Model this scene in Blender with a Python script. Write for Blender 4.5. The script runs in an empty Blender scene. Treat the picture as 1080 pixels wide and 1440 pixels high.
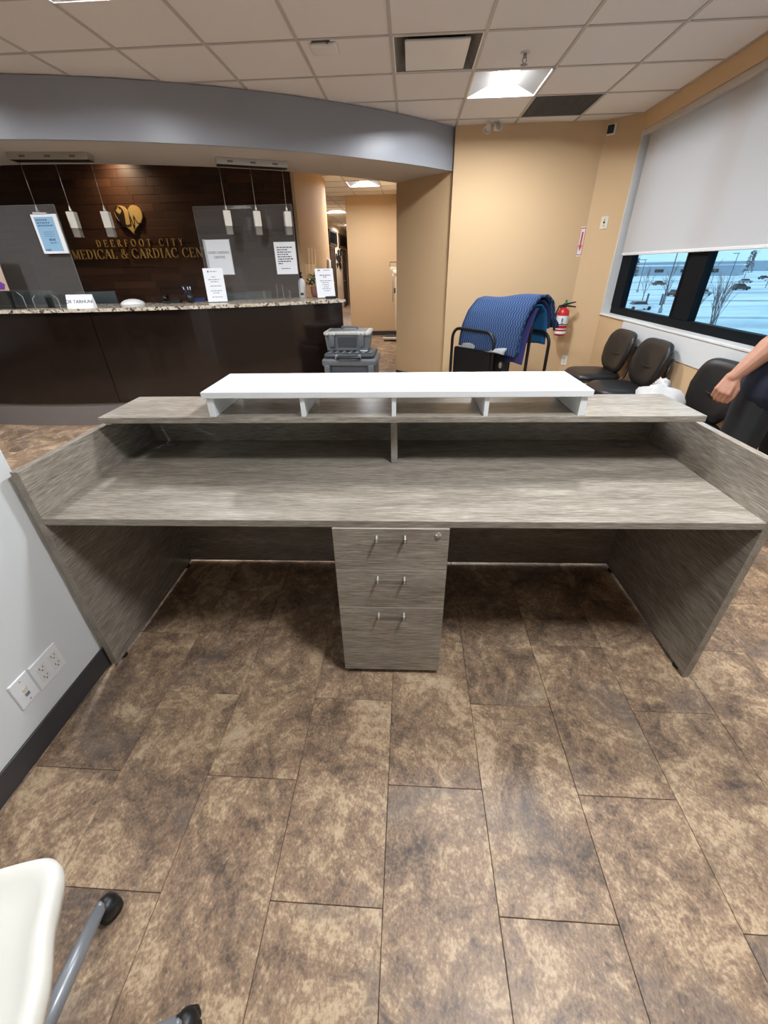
import bpy, bmesh, math, random
from mathutils import Vector, Matrix
random.seed(7)
R = math.radians
SC = bpy.context.scene
COL = SC.collection

# ------------------------------------------------------------------ camera
cam = bpy.data.cameras.new('camera'); cam_o = bpy.data.objects.new('camera', cam); COL.objects.link(cam_o)
cam.sensor_fit = 'HORIZONTAL'; cam.sensor_width = 36.0; cam.lens = 36.0 * 575.55 / 1080; cam.clip_start = 0.02; cam.clip_end = 2000
_r, _u, _b = (0.998323, 0.055984, -0.014743), (-0.016165, 0.514096, 0.857580), (0.055590, -0.855904, 0.514139)
cam_o.matrix_world = Matrix(((_r[0], _u[0], _b[0], 0.04686), (_r[1], _u[1], _b[1], -1.13258), (_r[2], _u[2], _b[2], 1.46940), (0, 0, 0, 1)))
SC.camera = cam_o
# ------------------------------------------------------------------ sky, exposure
w = bpy.data.worlds.new('overcast_sky'); SC.world = w; w.use_nodes = True
wn = w.node_tree.nodes; wl = w.node_tree.links
bg = wn['Background']; bg.inputs['Strength'].default_value = 1.65
tc = wn.new('ShaderNodeTexCoord'); sx = wn.new('ShaderNodeSeparateXYZ'); rp = wn.new('ShaderNodeValToRGB')
wl.new(tc.outputs['Generated'], sx.inputs[0]); wl.new(sx.outputs['Z'], rp.inputs[0]); wl.new(rp.outputs[0], bg.inputs['Color'])
rp.color_ramp.elements[0].color = (0.62, 0.72, 0.80, 1); rp.color_ramp.elements[1].color = (0.72, 0.80, 0.90, 1)
rp.color_ramp.elements[0].position = 0.0; rp.color_ramp.elements[1].position = 0.5
SC.view_settings.view_transform = 'Standard'; SC.view_settings.look = 'None'; SC.view_settings.gamma = 1.0
SC.view_settings.use_curve_mapping = False
SC.view_settings.exposure = 0.12
LAMP = 225.0        # strength of every troffer diffuser

# ------------------------------------------------------------------ materials
def lin(c): return tuple(((v / 255) / 12.92 if v / 255 <= 0.04045 else ((v / 255 + 0.055) / 1.055) ** 2.4) for v in c) + (1,)
def pm(name, c, rough=0.5, metal=0.0, spec=0.5, emit=None, es=0, noise=0, nscale=20, bump=0, bscale=200, alpha=1, trans=0, coat=0, stretch=None):
    """principled material with optional value noise and fine bump; c is sRGB 0-255"""
    m = bpy.data.materials.new(name); m.use_nodes = True
    N = m.node_tree.nodes; L = m.node_tree.links; b = N['Principled BSDF']
    b.inputs['Base Color'].default_value = lin(c); b.inputs['Roughness'].default_value = rough
    b.inputs['Metallic'].default_value = metal; b.inputs['Specular IOR Level'].default_value = spec
    b.inputs['Transmission Weight'].default_value = trans; b.inputs['Alpha'].default_value = alpha
    b.inputs['Coat Weight'].default_value = coat
    if emit: b.inputs['Emission Color'].default_value = lin(emit); b.inputs['Emission Strength'].default_value = es
    t = N.new('ShaderNodeTexCoord'); src = t.outputs['Object']
    if stretch:
        mp = N.new('ShaderNodeMapping'); mp.inputs['Scale'].default_value = stretch; L.new(src, mp.inputs[0]); src = mp.outputs[0]
    if noise:
        n = N.new('ShaderNodeTexNoise'); n.inputs['Scale'].default_value = nscale; n.inputs['Detail'].default_value = 6
        L.new(src, n.inputs['Vector'])
        mr = N.new('ShaderNodeMapRange'); mr.inputs['From Min'].default_value = .3; mr.inputs['From Max'].default_value = .7
        mr.inputs['To Min'].default_value = 1 - noise; mr.inputs['To Max'].default_value = 1 + noise
        L.new(n.outputs['Fac'], mr.inputs[0])
        mx = N.new('ShaderNodeMix'); mx.data_type = 'RGBA'; mx.blend_type = 'MULTIPLY'; mx.inputs['Factor'].default_value = 1
        mx.inputs['A'].default_value = lin(c); L.new(mr.outputs[0], mx.inputs['B']); L.new(mx.outputs['Result'], b.inputs['Base Color'])
    if bump:
        n2 = N.new('ShaderNodeTexNoise'); n2.inputs['Scale'].default_value = bscale; n2.inputs['Detail'].default_value = 3
        L.new(src, n2.inputs['Vector']); bp = N.new('ShaderNodeBump'); bp.inputs['Strength'].default_value = bump
        bp.inputs['Distance'].default_value = .002; L.new(n2.outputs['Fac'], bp.inputs['Height']); L.new(bp.outputs[0], b.inputs['Normal'])
    return m
def ramp_node(N, stops):
    r = N.new('ShaderNodeValToRGB'); e = r.color_ramp.elements
    e[0].position, e[0].color = stops[0][0], lin(stops[0][1]); e[1].position, e[1].color = stops[-1][0], lin(stops[-1][1])
    for p, c in stops[1:-1]:
        k = e.new(p); k.color = lin(c)
    return r
def laminate(name, axis, tint=1.0):
    m = bpy.data.materials.new(name); m.use_nodes = True
    N = m.node_tree.nodes; L = m.node_tree.links; b = N['Principled BSDF']
    b.inputs['Roughness'].default_value = .26; b.inputs['Specular IOR Level'].default_value = .5
    t = N.new('ShaderNodeTexCoord')
    def nz(sc, s, det=8):
        mp = N.new('ShaderNodeMapping'); mp.inputs['Scale'].default_value = s; L.new(t.outputs['Object'], mp.inputs[0])
        n = N.new('ShaderNodeTexNoise'); n.inputs['Scale'].default_value = sc; n.inputs['Detail'].default_value = det; n.inputs['Roughness'].default_value = .65
        L.new(mp.outputs[0], n.inputs['Vector']); return n
    s = {'x': (.11, 2.0, 2.0), 'y': (2.0, .11, 2.0)}[axis]; s2 = {'x': (.16, 1, 1), 'y': (1, .16, 1)}[axis]
    a = nz(140, s, 6); c = nz(16, s2, 8)
    mx = N.new('ShaderNodeMix'); mx.data_type = 'FLOAT'; mx.inputs['Factor'].default_value = .34
    L.new(a.outputs['Fac'], mx.inputs['A']); L.new(c.outputs['Fac'], mx.inputs['B'])
    r = ramp_node(N, [(.33, (104, 96, 87)), (.46, (140, 131, 119)), (.54, (160, 151, 138)), (.68, (196, 188, 175))])
    L.new(mx.outputs['Result'], r.inputs[0]); L.new(r.outputs[0], b.inputs['Base Color'])
    bp = N.new('ShaderNodeBump'); bp.inputs['Strength'].default_value = .15; bp.inputs['Distance'].default_value = .001
    L.new(a.outputs['Fac'], bp.inputs['Height']); L.new(bp.outputs[0], b.inputs['Normal'])
    return m
def tile_mat():
    m = bpy.data.materials.new('slate_vinyl_tile'); m.use_nodes = True
    N = m.node_tree.nodes; L = m.node_tree.links; b = N['Principled BSDF']
    b.inputs['Specular IOR Level'].default_value = .4
    t = N.new('ShaderNodeTexCoord'); oi = N.new('ShaderNodeObjectInfo')
    vm = N.new('ShaderNodeVectorMath'); vm.operation = 'SCALE'; cx = N.new('ShaderNodeCombineXYZ')
    for i, k in enumerate((37.0, 91.0, 53.0)):
        ml = N.new('ShaderNodeMath'); ml.operation = 'MULTIPLY'; ml.inputs[1].default_value = k
        L.new(oi.outputs['Random'], ml.inputs[0]); L.new(ml.outputs[0], cx.inputs[i])
    ad = N.new('ShaderNodeVectorMath'); ad.operation = 'ADD'; L.new(t.outputs['Object'], ad.inputs[0]); L.new(cx.outputs[0], ad.inputs[1])
    def nz(sc, det, ro=.6, dist=0, st=None):
        n = N.new('ShaderNodeTexNoise'); n.inputs['Scale'].default_value = sc; n.inputs['Detail'].default_value = det
        n.inputs['Roughness'].default_value = ro; n.inputs['Distortion'].default_value = dist
        if st:
            mp = N.new('ShaderNodeMapping'); mp.inputs['Scale'].default_value = st; mp.inputs['Rotation'].default_value = (0, 0, .5)
            L.new(ad.outputs[0], mp.inputs[0]); L.new(mp.outputs[0], n.inputs['Vector'])
        else: L.new(ad.outputs[0], n.inputs['Vector'])
        return n
    big = nz(4.8, 12, .72, .8); mid = nz(34, 8, .72, .5); sp = nz(150, 4, .6, .2, (1, .7, 1))
    mx = N.new('ShaderNodeMix'); mx.data_type = 'FLOAT'; mx.inputs['Factor'].default_value = .35
    L.new(big.outputs['Fac'], mx.inputs['A']); L.new(mid.outputs['Fac'], mx.inputs['B'])
    mx2 = N.new('ShaderNodeMix'); mx2.data_type = 'FLOAT'; mx2.inputs['Factor'].default_value = .2
    L.new(mx.outputs['Result'], mx2.inputs['A']); L.new(sp.outputs['Fac'], mx2.inputs['B'])
    r = ramp_node(N, [(.38, (84, 72, 63)), (.44, (115, 96, 80)), (.482, (144, 119, 97)), (.516, (161, 134, 108)), (.553, (191, 164, 132)), (.625, (212, 190, 160))])
    L.new(mx2.outputs['Result'], r.inputs[0])
    # grey slate patches
    g = nz(3.1, 6, .6, .6); gr = N.new('ShaderNodeMapRange'); gr.inputs['From Min'].default_value = .54; gr.inputs['From Max'].default_value = .66
    gr.inputs['To Max'].default_value = .5; L.new(g.outputs['Fac'], gr.inputs[0])
    mc = N.new('ShaderNodeMix'); mc.data_type = 'RGBA'; L.new(gr.outputs[0], mc.inputs['Factor']); L.new(r.outputs[0], mc.inputs['A'])
    mc.inputs['B'].default_value = lin((112, 103, 98)); 
    # pale flecks
    fr = N.new('ShaderNodeMapRange'); fr.inputs['From Min'].default_value = .66; fr.inputs['From Max'].default_value = .74; fr.inputs['To Max'].default_value = .55
    L.new(sp.outputs['Fac'], fr.inputs[0])
    mf = N.new('ShaderNodeMix'); mf.data_type = 'RGBA'; L.new(fr.outputs[0], mf.inputs['Factor']); L.new(mc.outputs['Result'], mf.inputs['A'])
    mf.inputs['B'].default_value = lin((205, 180, 165)); L.new(mf.outputs['Result'], b.inputs['Base Color'])
    rr = N.new('ShaderNodeMapRange'); rr.inputs['To Min'].default_value = .3; rr.inputs['To Max'].default_value = .55; L.new(mid.outputs['Fac'], rr.inputs[0])
    L.new(rr.outputs[0], b.inputs['Roughness'])
    bp = N.new('ShaderNodeBump'); bp.inputs['Strength'].default_value = .35; bp.inputs['Distance'].default_value = .002
    L.new(mx2.outputs['Result'], bp.inputs['Height']); L.new(bp.outputs[0], b.inputs['Normal'])
    return m
def glass_mat(name, tint, ior=1.45, gloss=1.0, rough=0.0, haze=0.0):
    """thin sheet: tinted straight-through light plus fresnel mirror"""
    m = bpy.data.materials.new(name); m.use_nodes = True
    N = m.node_tree.nodes; L = m.node_tree.links; N.remove(N['Principled BSDF']); out = N['Material Output']
    t = N.new('ShaderNodeBsdfTransparent'); t.inputs[0].default_value = lin(tint)
    g = N.new('ShaderNodeBsdfGlossy'); g.inputs['Roughness'].default_value = rough; g.inputs[0].default_value = (gloss, gloss, gloss, 1)
    f = N.new('ShaderNodeFresnel'); f.inputs[0].default_value = ior
    ge = N.new('ShaderNodeNewGeometry'); fr_ = N.new('ShaderNodeMath'); fr_.operation = 'SUBTRACT'; fr_.inputs[0].default_value = 1; L.new(ge.outputs['Backfacing'], fr_.inputs[1])
    mu = N.new('ShaderNodeMath'); mu.operation = 'MULTIPLY'; L.new(f.outputs[0], mu.inputs[0]); L.new(fr_.outputs[0], mu.inputs[1])     # mirror only on the entering face
    mx = N.new('ShaderNodeMixShader'); L.new(mu.outputs[0], mx.inputs[0]); L.new(t.outputs[0], mx.inputs[1]); L.new(g.outputs[0], mx.inputs[2])
    if haze:      # white diffuse mixed in, standing in for the reflected room light
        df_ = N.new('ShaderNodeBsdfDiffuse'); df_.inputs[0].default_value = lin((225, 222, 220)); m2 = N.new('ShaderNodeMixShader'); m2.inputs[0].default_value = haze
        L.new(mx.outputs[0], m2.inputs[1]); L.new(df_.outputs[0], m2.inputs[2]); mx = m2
    L.new(mx.outputs[0], out.inputs['Surface']); return m
def plank_mat(name, stops, rough=.45):
    m = bpy.data.materials.new(name); m.use_nodes = True
    N = m.node_tree.nodes; L = m.node_tree.links; b = N['Principled BSDF']; b.inputs['Roughness'].default_value = rough
    t = N.new('ShaderNodeTexCoord'); oi = N.new('ShaderNodeObjectInfo')
    mp = N.new('ShaderNodeMapping'); mp.inputs['Scale'].default_value = (.15, 1, 1.4); L.new(t.outputs['Object'], mp.inputs[0])
    ad = N.new('ShaderNodeVectorMath'); ad.operation = 'ADD'; L.new(mp.outputs[0], ad.inputs[0])
    ml = N.new('ShaderNodeMath'); ml.operation = 'MULTIPLY'; ml.inputs[1].default_value = 40; L.new(oi.outputs['Random'], ml.inputs[0]); L.new(ml.outputs[0], ad.inputs[1])
    n = N.new('ShaderNodeTexNoise'); n.inputs['Scale'].default_value = 60; n.inputs['Detail'].default_value = 6; L.new(ad.outputs[0], n.inputs['Vector'])
    mx = N.new('ShaderNodeMix'); mx.data_type = 'FLOAT'; mx.inputs['Factor'].default_value = .5
    L.new(oi.outputs['Random'], mx.inputs['A']); L.new(n.outputs['Fac'], mx.inputs['B'])
    r = ramp_node(N, stops); L.new(mx.outputs['Result'], r.inputs[0]); L.new(r.outputs[0], b.inputs['Base Color'])
    return m
def granite():
    m = bpy.data.materials.new('granite'); m.use_nodes = True
    N = m.node_tree.nodes; L = m.node_tree.links; b = N['Principled BSDF']; b.inputs['Roughness'].default_value = .18
    t = N.new('ShaderNodeTexCoord'); v = N.new('ShaderNodeTexVoronoi'); v.inputs['Scale'].default_value = 55; L.new(t.outputs['Object'], v.inputs['Vector'])
    s = N.new('ShaderNodeSeparateColor'); L.new(v.outputs['Color'], s.inputs[0])
    r = ramp_node(N, [(.0, (70, 60, 52)), (.18, (120, 108, 94)), (.3, (188, 176, 158)), (.75, (212, 202, 184)), (1, (150, 132, 112))])
    L.new(s.outputs[0], r.inputs[0]); L.new(r.outputs[0], b.inputs['Base Color']); return m
def ceiling_tile_mat():
    m = pm('acoustic_tile', (232, 228, 225), .9, spec=.1, noise=.05, nscale=160, bump=.5, bscale=260); return m
def dark_veneer():
    m = pm('dark_gloss_veneer', (27, 18, 14), .16, spec=.5, noise=.28, nscale=70, stretch=(.05, .05, 1.0), coat=.25)
    m.node_tree.nodes['Principled BSDF'].inputs['Coat Roughness'].default_value = .06; return m
def quilt_mat():
    m = bpy.data.materials.new('quilted_blue'); m.use_nodes = True
    N = m.node_tree.nodes; L = m.node_tree.links; b = N['Principled BSDF']; b.inputs['Roughness'].default_value = .9
    b.inputs['Specular IOR Level'].default_value = .15
    u = N.new('ShaderNodeUVMap'); s = N.new('ShaderNodeSeparateXYZ'); L.new(u.outputs[0], s.inputs[0])
    def M(op, a, bb=None):
        n = N.new('ShaderNodeMath'); n.operation = op
        for i, v in enumerate((a, bb)):
            if v is None: continue
            if isinstance(v, (int, float)): n.inputs[i].default_value = v
            else: L.new(v, n.inputs[i])
        return n.outputs[0]
    zz = M('PINGPONG', M('MULTIPLY', s.outputs['Y'], 34), 1.0)
    v = M('FRACT', M('ADD', M('MULTIPLY', s.outputs['X'], 26), M('MULTIPLY', zz, .5)))
    puff = M('ABSOLUTE', M('SUBTRACT', v, .5))
    r = ramp_node(N, [(.0, (42, 60, 94)), (.3, (48, 68, 106)), (.42, (88, 112, 150)), (.5, (56, 78, 116))])
    L.new(puff, r.inputs[0]); L.new(r.outputs[0], b.inputs['Base Color'])
    bp = N.new('ShaderNodeBump'); bp.inputs['Strength'].default_value = .6; bp.inputs['Distance'].default_value = .01; bp.invert = True
    L.new(puff, bp.inputs['Height']); L.new(bp.outputs[0], b.inputs['Normal']); return m
def snow_mat():
    m = bpy.data.materials.new('trodden_snow'); m.use_nodes = True
    N = m.node_tree.nodes; L = m.node_tree.links; b = N['Principled BSDF']; b.inputs['Roughness'].default_value = .8
    t = N.new('ShaderNodeTexCoord'); mp = N.new('ShaderNodeMapping'); mp.inputs['Scale'].default_value = (.03, .11, 1); mp.inputs['Rotation'].default_value = (0, 0, .5)
    L.new(t.outputs['Object'], mp.inputs[0]); n = N.new('ShaderNodeTexNoise'); n.inputs['Scale'].default_value = 1; n.inputs['Detail'].default_value = 9
    L.new(mp.outputs[0], n.inputs['Vector'])
    r = ramp_node(N, [(.36, (176, 186, 194)), (.46, (214, 221, 227)), (.56, (236, 240, 243)), (.7, (246, 248, 250))]); L.new(n.outputs['Fac'], r.inputs[0]); L.new(r.outputs[0], b.inputs['Base Color'])
    return m
def fabric_blind():
    m = bpy.data.materials.new('roller_blind_fabric'); m.use_nodes = True
    N = m.node_tree.nodes; L = m.node_tree.links; b = N['Principled BSDF']; out = N['Material Output']
    b.inputs['Base Color'].default_value = lin((214, 212, 211)); b.inputs['Roughness'].default_value = .9; b.inputs['Specular IOR Level'].default_value = .1
    t = N.new('ShaderNodeTexCoord'); n = N.new('ShaderNodeTexNoise'); n.inputs['Scale'].default_value = 140; L.new(t.outputs['Object'], n.inputs['Vector'])
    bp = N.new('ShaderNodeBump'); bp.inputs['Strength'].default_value = .2; bp.inputs['Distance'].default_value = .001; L.new(n.outputs['Fac'], bp.inputs['Height']); L.new(bp.outputs[0], b.inputs['Normal'])
    tr = N.new('ShaderNodeBsdfTranslucent'); tr.inputs[0].default_value = lin((150, 148, 146)); mx = N.new('ShaderNodeMixShader'); mx.inputs[0].default_value = .18
    L.new(b.outputs[0], mx.inputs[1]); L.new(tr.outputs[0], mx.inputs[2]); L.new(mx.outputs[0], out.inputs['Surface']); return m

MT = dict(
    beige=pm('beige_wall_paint', (214, 183, 143), .7, spec=.25, bump=.12, bscale=300),
    white_wall=pm('white_wall_paint', (222, 224, 224), .6, spec=.3, bump=.12, bscale=300),
    grey_paint=pm('blue_grey_soffit_paint', (150, 153, 160), .38, spec=.5, bump=.05, bscale=300),
    soffit_under=pm('pale_soffit_paint', (196, 188, 180), .7),
    base_grey=pm('grey_base', (118, 110, 106), .6), base_dark=pm('dark_vinyl_cove_base', (62, 60, 62), .45),
    lam_x=laminate('grey_oak_laminate_long', 'x'), lam_y=laminate('grey_oak_laminate_deep', 'y'),
    edge_glint=pm('painted_edge_glint', (206, 192, 178), .4), white_lam=pm('white_laminate', (238, 240, 240), .3, noise=.01), tile=tile_mat(), grout=pm('floor_joint', (48, 40, 34), .8),
    ctile=ceiling_tile_mat(), tee=pm('ceiling_tee', (190, 183, 177), .5), white_metal=pm('white_enamel', (232, 230, 226), .4),
    lamp=pm('lamp_diffuser', (255, 255, 255), .5, emit=(246, 250, 255), es=LAMP), perf=pm('perforated_reflector', (140, 139, 137), .5, bump=.4, bscale=400),
    dark_grille=pm('dark_grille', (120, 118, 114), .7, noise=.2, nscale=120), void=pm('dark_void', (30, 29, 28), .8),
    veneer=dark_veneer(), granite=granite(), steel=pm('brushed_steel', (200, 196, 188), .35, metal=.9), post=pm('polished_post', (236, 236, 232), .2, metal=.4), satin=pm('satin_sleeve', (222, 216, 204), .35, metal=.25), chrome=pm('chrome', (225, 225, 225), .12, metal=1),
    plank=plank_mat('wall_plank_wood', [(.2, (60, 37, 23)), (.5, (72, 45, 28)), (.8, (86, 55, 35))]), gold=pm('gold_letter', (222, 186, 114), .4, metal=.25),
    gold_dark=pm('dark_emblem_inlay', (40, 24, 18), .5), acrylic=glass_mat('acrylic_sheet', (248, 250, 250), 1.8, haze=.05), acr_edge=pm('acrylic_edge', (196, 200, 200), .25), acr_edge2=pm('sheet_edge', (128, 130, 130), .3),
    clear=glass_mat('clear_acrylic', (251, 253, 253), 1.49), frost=pm('pendant_glass', (158, 152, 144), .15, alpha=.55),
    window=glass_mat('tinted_window_glass', (212, 237, 247), 1.3), frame=pm('black_window_frame', (10, 16, 22), .6, spec=.12),
    blind=fabric_blind(), vinyl=pm('black_vinyl', (28, 27, 28), .38, bump=.3, bscale=220), tube=pm('black_tube', (22, 22, 23), .35),
    grey_fabric=pm('charcoal_fabric', (50, 49, 50), .85, bump=.4, bscale=400), paper=pm('white_paper', (238, 240, 244), .7), ink=pm('black_ink', (46, 46, 56), .7), ink2=pm('grey_ink', (120, 122, 132), .7),
    blue_paper=pm('blue_poster_print', (138, 178, 208), .6), blue_ink=pm('dark_blue_print', (78, 112, 142), .6), purple=pm('purple_print', (96, 50, 130), .6), teal_print=pm('teal_print', (52, 140, 158), .6), tan_card=pm('tan_card', (176, 152, 136), .7),
    plate=pm('white_plastic', (236, 237, 238), .35), ivory=pm('ivory_plastic', (226, 218, 196), .4), slot=pm('dark_slot', (60, 58, 56), .6), black_plastic=pm('black_plastic', (24, 24, 26), .4),
    toolgrey=pm('grey_tool_case_plastic', (92, 96, 100), .5, noise=.08, nscale=40), tooldark=pm('charcoal_tool_case_plastic', (56, 60, 65), .5), toolpale=pm('clear_grey_lid', (172, 172, 168), .35, noise=.15, nscale=30), toollabel=pm('case_label', (225, 228, 232), .5),
    quilt=quilt_mat(), navy=pm('navy_cloth', (34, 46, 92), .9, noise=.15, nscale=30), teal=pm('teal_cloth', (24, 92, 142), .9), violet=pm('violet_felt', (62, 60, 118), .95, noise=.15, nscale=60), greycloth=pm('grey_lining', (150, 156, 160), .9, noise=.1, nscale=30),
    red=pm('extinguisher_red', (190, 34, 34), .3), label=pm('extinguisher_label', (225, 228, 232), .5), redprint=pm('red_print', (206, 92, 84), .6), green=pm('green_tag', (40, 130, 80), .5), rubber=pm('black_rubber', (20, 20, 20), .6),
    skin=pm('skin', (172, 122, 97), .5, noise=.08, nscale=30, bump=.15, bscale=150), shirt=pm('navy_shirt', (20, 26, 42), .9, bump=.3, bscale=250), trousers=pm('black_trousers', (22, 22, 23), .85, bump=.3, bscale=250), hair=pm('dark_hair', (46, 34, 26), .7), shoe=pm('black_shoe', (24, 22, 22), .5), eye=pm('eye', (40, 34, 30), .3), lip=pm('lip', (176, 110, 98), .5),
    chair_white=pm('cream_chair_shell', (238, 236, 226), .42, spec=.4), grey_metal=pm('grey_painted_metal', (150, 154, 158), .35, metal=.4),
    bag=pm('translucent_bag', (228, 226, 224), .35, alpha=.72, bump=.4, bscale=30), leaf=pm('dark_leaf', (44, 66, 38), .6, noise=.2, nscale=60), pot=pm('mauve_pot', (150, 104, 92), .55), flower=pm('cream_flower', (232, 214, 170), .6),
    screen=pm('dark_screen', (18, 20, 22), .2), monitor=pm('monitor_back', (52, 58, 60), .4), bluebox=pm('blue_box', (30, 44, 92), .5), wood_dark=pm('dark_door_frame', (74, 54, 42), .5), corridor=pm('corridor_wall', (196, 176, 150), .7), cream=pm('cream_enamel', (230, 222, 200), .4),
    snow=snow_mat(), asphalt=pm('slushy_asphalt', (186, 195, 202), .9, noise=.3, nscale=.2), bark=pm('bare_bark', (116, 114, 116), .9), pole=pm('dark_lamp_pole', (74, 82, 90), .5), carw=pm('white_car_paint', (225, 228, 230), .3), cark=pm('dark_car_paint', (50, 54, 60), .3), carg=pm('silver_car_paint', (140, 146, 152), .3), carglass=pm('car_glass', (40, 46, 52), .1), tyre=pm('tyre', (30, 30, 32), .8), evergreen=pm('evergreen_needles', (98, 112, 116), .95), far_build=pm('far_building', (160, 176, 190), .8), far_trees=pm('far_trees', (120, 132, 142), .95), car_red=pm('maroon_car_paint', (96, 60, 62), .3),  # far tones lightened to paint in the distance haze
)

# ------------------------------------------------------------------ helpers
class MB:
    def __init__(s): s.v = []; s.f = []; s.sm = []; s.uv = None
    def add(s, vs, fs, smooth=False):
        o = len(s.v); s.v += [tuple(v) for v in vs]; s.f += [tuple(i + o for i in f) for f in fs]; s.sm += [smooth] * len(fs); return s
    def box(s, x0, x1, y0, y1, z0, z1, bev=0.0, M=None):
        if x0 > x1: x0, x1 = x1, x0
        if y0 > y1: y0, y1 = y1, y0
        if z0 > z1: z0, z1 = z1, z0
        bm = bmesh.new(); bmesh.ops.create_cube(bm, size=1)
        for v in bm.verts: v.co = Vector(((x0 + x1) / 2 + v.co.x * (x1 - x0), (y0 + y1) / 2 + v.co.y * (y1 - y0), (z0 + z1) / 2 + v.co.z * (z1 - z0)))
        if bev: bmesh.ops.bevel(bm, geom=bm.edges[:], offset=min(bev, .45 * min(x1 - x0, y1 - y0, z1 - z0)), segments=2 if bev > .004 else 1, affect='EDGES', profile=.5)
        vs = [(M @ v.co if M else v.co) for v in bm.verts]; bm.verts.index_update()
        s.add(vs, [[v.index for v in f.verts] for f in bm.faces], bev > .004); bm.free(); return s
    def tube(s, pts, r, seg=10, caps=True, closed=False):
        pts = [Vector(p) for p in pts]; n = len(pts); rr = r if isinstance(r, (list, tuple)) else [r] * n
        T = [((pts[(i + 1) % n] if (closed or i < n - 1) else pts[i]) - (pts[i - 1] if (closed or i > 0) else pts[i])).normalized() for i in range(n)]
        a = T[0].orthogonal().normalized(); vs = []
        for i in range(n):
            a = (a - T[i] * a.dot(T[i])).normalized(); b = T[i].cross(a)
            for k in range(seg):
                t = 2 * math.pi * k / seg; vs.append(pts[i] + (a * math.cos(t) + b * math.sin(t)) * rr[i])
        fs = []
        for i in range(n if closed else n - 1):
            j = (i + 1) % n
            for k in range(seg): fs.append((i * seg + k, i * seg + (k + 1) % seg, j * seg + (k + 1) % seg, j * seg + k))
        if caps and not closed: fs += [tuple(range(seg))[::-1], tuple(range((n - 1) * seg, n * seg))]
        return s.add(vs, fs, True)
    def lathe(s, prof, seg=20, c=(0, 0, 0), M=None):
        vs = []; n = len(prof)
        for r, z in prof:
            for k in range(seg):
                t = 2 * math.pi * k / seg; p = Vector((r * math.cos(t), r * math.sin(t), z))
                vs.append((M @ p if M else p) + Vector(c))
        fs = [(i * seg + k, i * seg + (k + 1) % seg, (i + 1) * seg + (k + 1) % seg, (i + 1) * seg + k) for i in range(n - 1) for k in range(seg)]
        fs += [tuple(range(seg))[::-1], tuple(range((n - 1) * seg, n * seg))]
        return s.add(vs, fs, True)
    def prism(s, poly, lo, hi, axes='xy', M=None):
        n = len(poly)
        def P(a, b, c):
            p = {'xy': (a, b, c), 'xz': (a, c, b), 'yz': (c, a, b)}[axes]; return M @ Vector(p) if M else p
        vs = [P(a, b, lo) for a, b in poly] + [P(a, b, hi) for a, b in poly]
        fs = [tuple(range(n))[::-1], tuple(range(n, 2 * n))] + [(i, (i + 1) % n, n + (i + 1) % n, n + i) for i in range(n)]
        return s.add(vs, fs)
    def ring(s, c, r0, r1, a0, a1, z0, z1, n=40):
        vs = []
        for i in range(n + 1):
            a = R(a0 + (a1 - a0) * i / n); sn, cs = math.sin(a), math.cos(a)
            for r in (r0, r1):
                for z in (z0, z1): vs.append((c[0] + r * sn, c[1] - r * cs, z))
        fs = [(0, 1, 3, 2), tuple(4 * n + k for k in (2, 3, 1, 0))]
        for i in range(n):
            o, q = 4 * i, 4 * i + 4
            fs += [(o, q, q + 1, o + 1), (o + 2, o + 3, q + 3, q + 2), (o + 1, q + 1, q + 3, o + 3), (o, o + 2, q + 2, q)]
        return s.add(vs, fs, False)
    def grid(s, P, smooth=True, uv=True):
        n = len(P); m = len(P[0]); vs = [p for row in P for p in row]
        fs = [(i * m + j, i * m + j + 1, (i + 1) * m + j + 1, (i + 1) * m + j) for i in range(n - 1) for j in range(m - 1)]
        if uv: s.uv = [(i / (n - 1), j / (m - 1)) for i in range(n) for j in range(m)]
        return s.add(vs, fs, smooth)
    def blob(s, c, r, seg=16, rings=10, fn=None):
        vs = []
        for i in range(rings + 1):
            th = math.pi * i / rings
            for k in range(seg):
                ph = 2 * math.pi * k / seg; d = Vector((math.sin(th) * math.cos(ph), math.sin(th) * math.sin(ph), math.cos(th)))
                q = fn(d) if fn else 1; vs.append(Vector(c) + Vector((d.x * r[0], d.y * r[1], d.z * r[2])) * q)
        fs = [(i * seg + k, (i + 1) * seg + k, (i + 1) * seg + (k + 1) % seg, i * seg + (k + 1) % seg) for i in range(rings) for k in range(seg)]
        return s.add(vs, fs, True)
    def cone(s, p1, r1, p2, r2, seg=12):
        """tapered limb with round ends"""
        p1, p2 = Vector(p1), Vector(p2); d = (p2 - p1); L = d.length or 1e-6; z = d / L; x = z.orthogonal().normalized(); y = z.cross(x)
        pr = [(r1 * math.cos(t), -r1 * math.sin(t)) for t in [math.pi / 2 * k / 4 for k in (4, 3, 2, 1, 0)]] + [(r2 * math.cos(t), L + r2 * math.sin(t)) for t in [math.pi / 2 * k / 4 for k in range(5)]]
        vs = [p1 + x * (max(r, 1e-5) * math.cos(2 * math.pi * k / seg)) + y * (max(r, 1e-5) * math.sin(2 * math.pi * k / seg)) + z * h for r, h in pr for k in range(seg)]
        fs = [(i * seg + k, i * seg + (k + 1) % seg, (i + 1) * seg + (k + 1) % seg, (i + 1) * seg + k) for i in range(9) for k in range(seg)]
        fs += [tuple(range(seg))[::-1], tuple(range(9 * seg, 10 * seg))]
        return s.add(vs, fs, True)
    def mesh(s, name):
        me = bpy.data.meshes.new(name); me.from_pydata(s.v, [], s.f); me.polygons.foreach_set('use_smooth', s.sm)
        if s.uv and len(s.uv) == len(s.v):
            ul = me.uv_layers.new(name='UVMap')
            for lp in me.loops: ul.data[lp.index].uv = s.uv[lp.vertex_index]
        me.update(); return me
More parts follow.
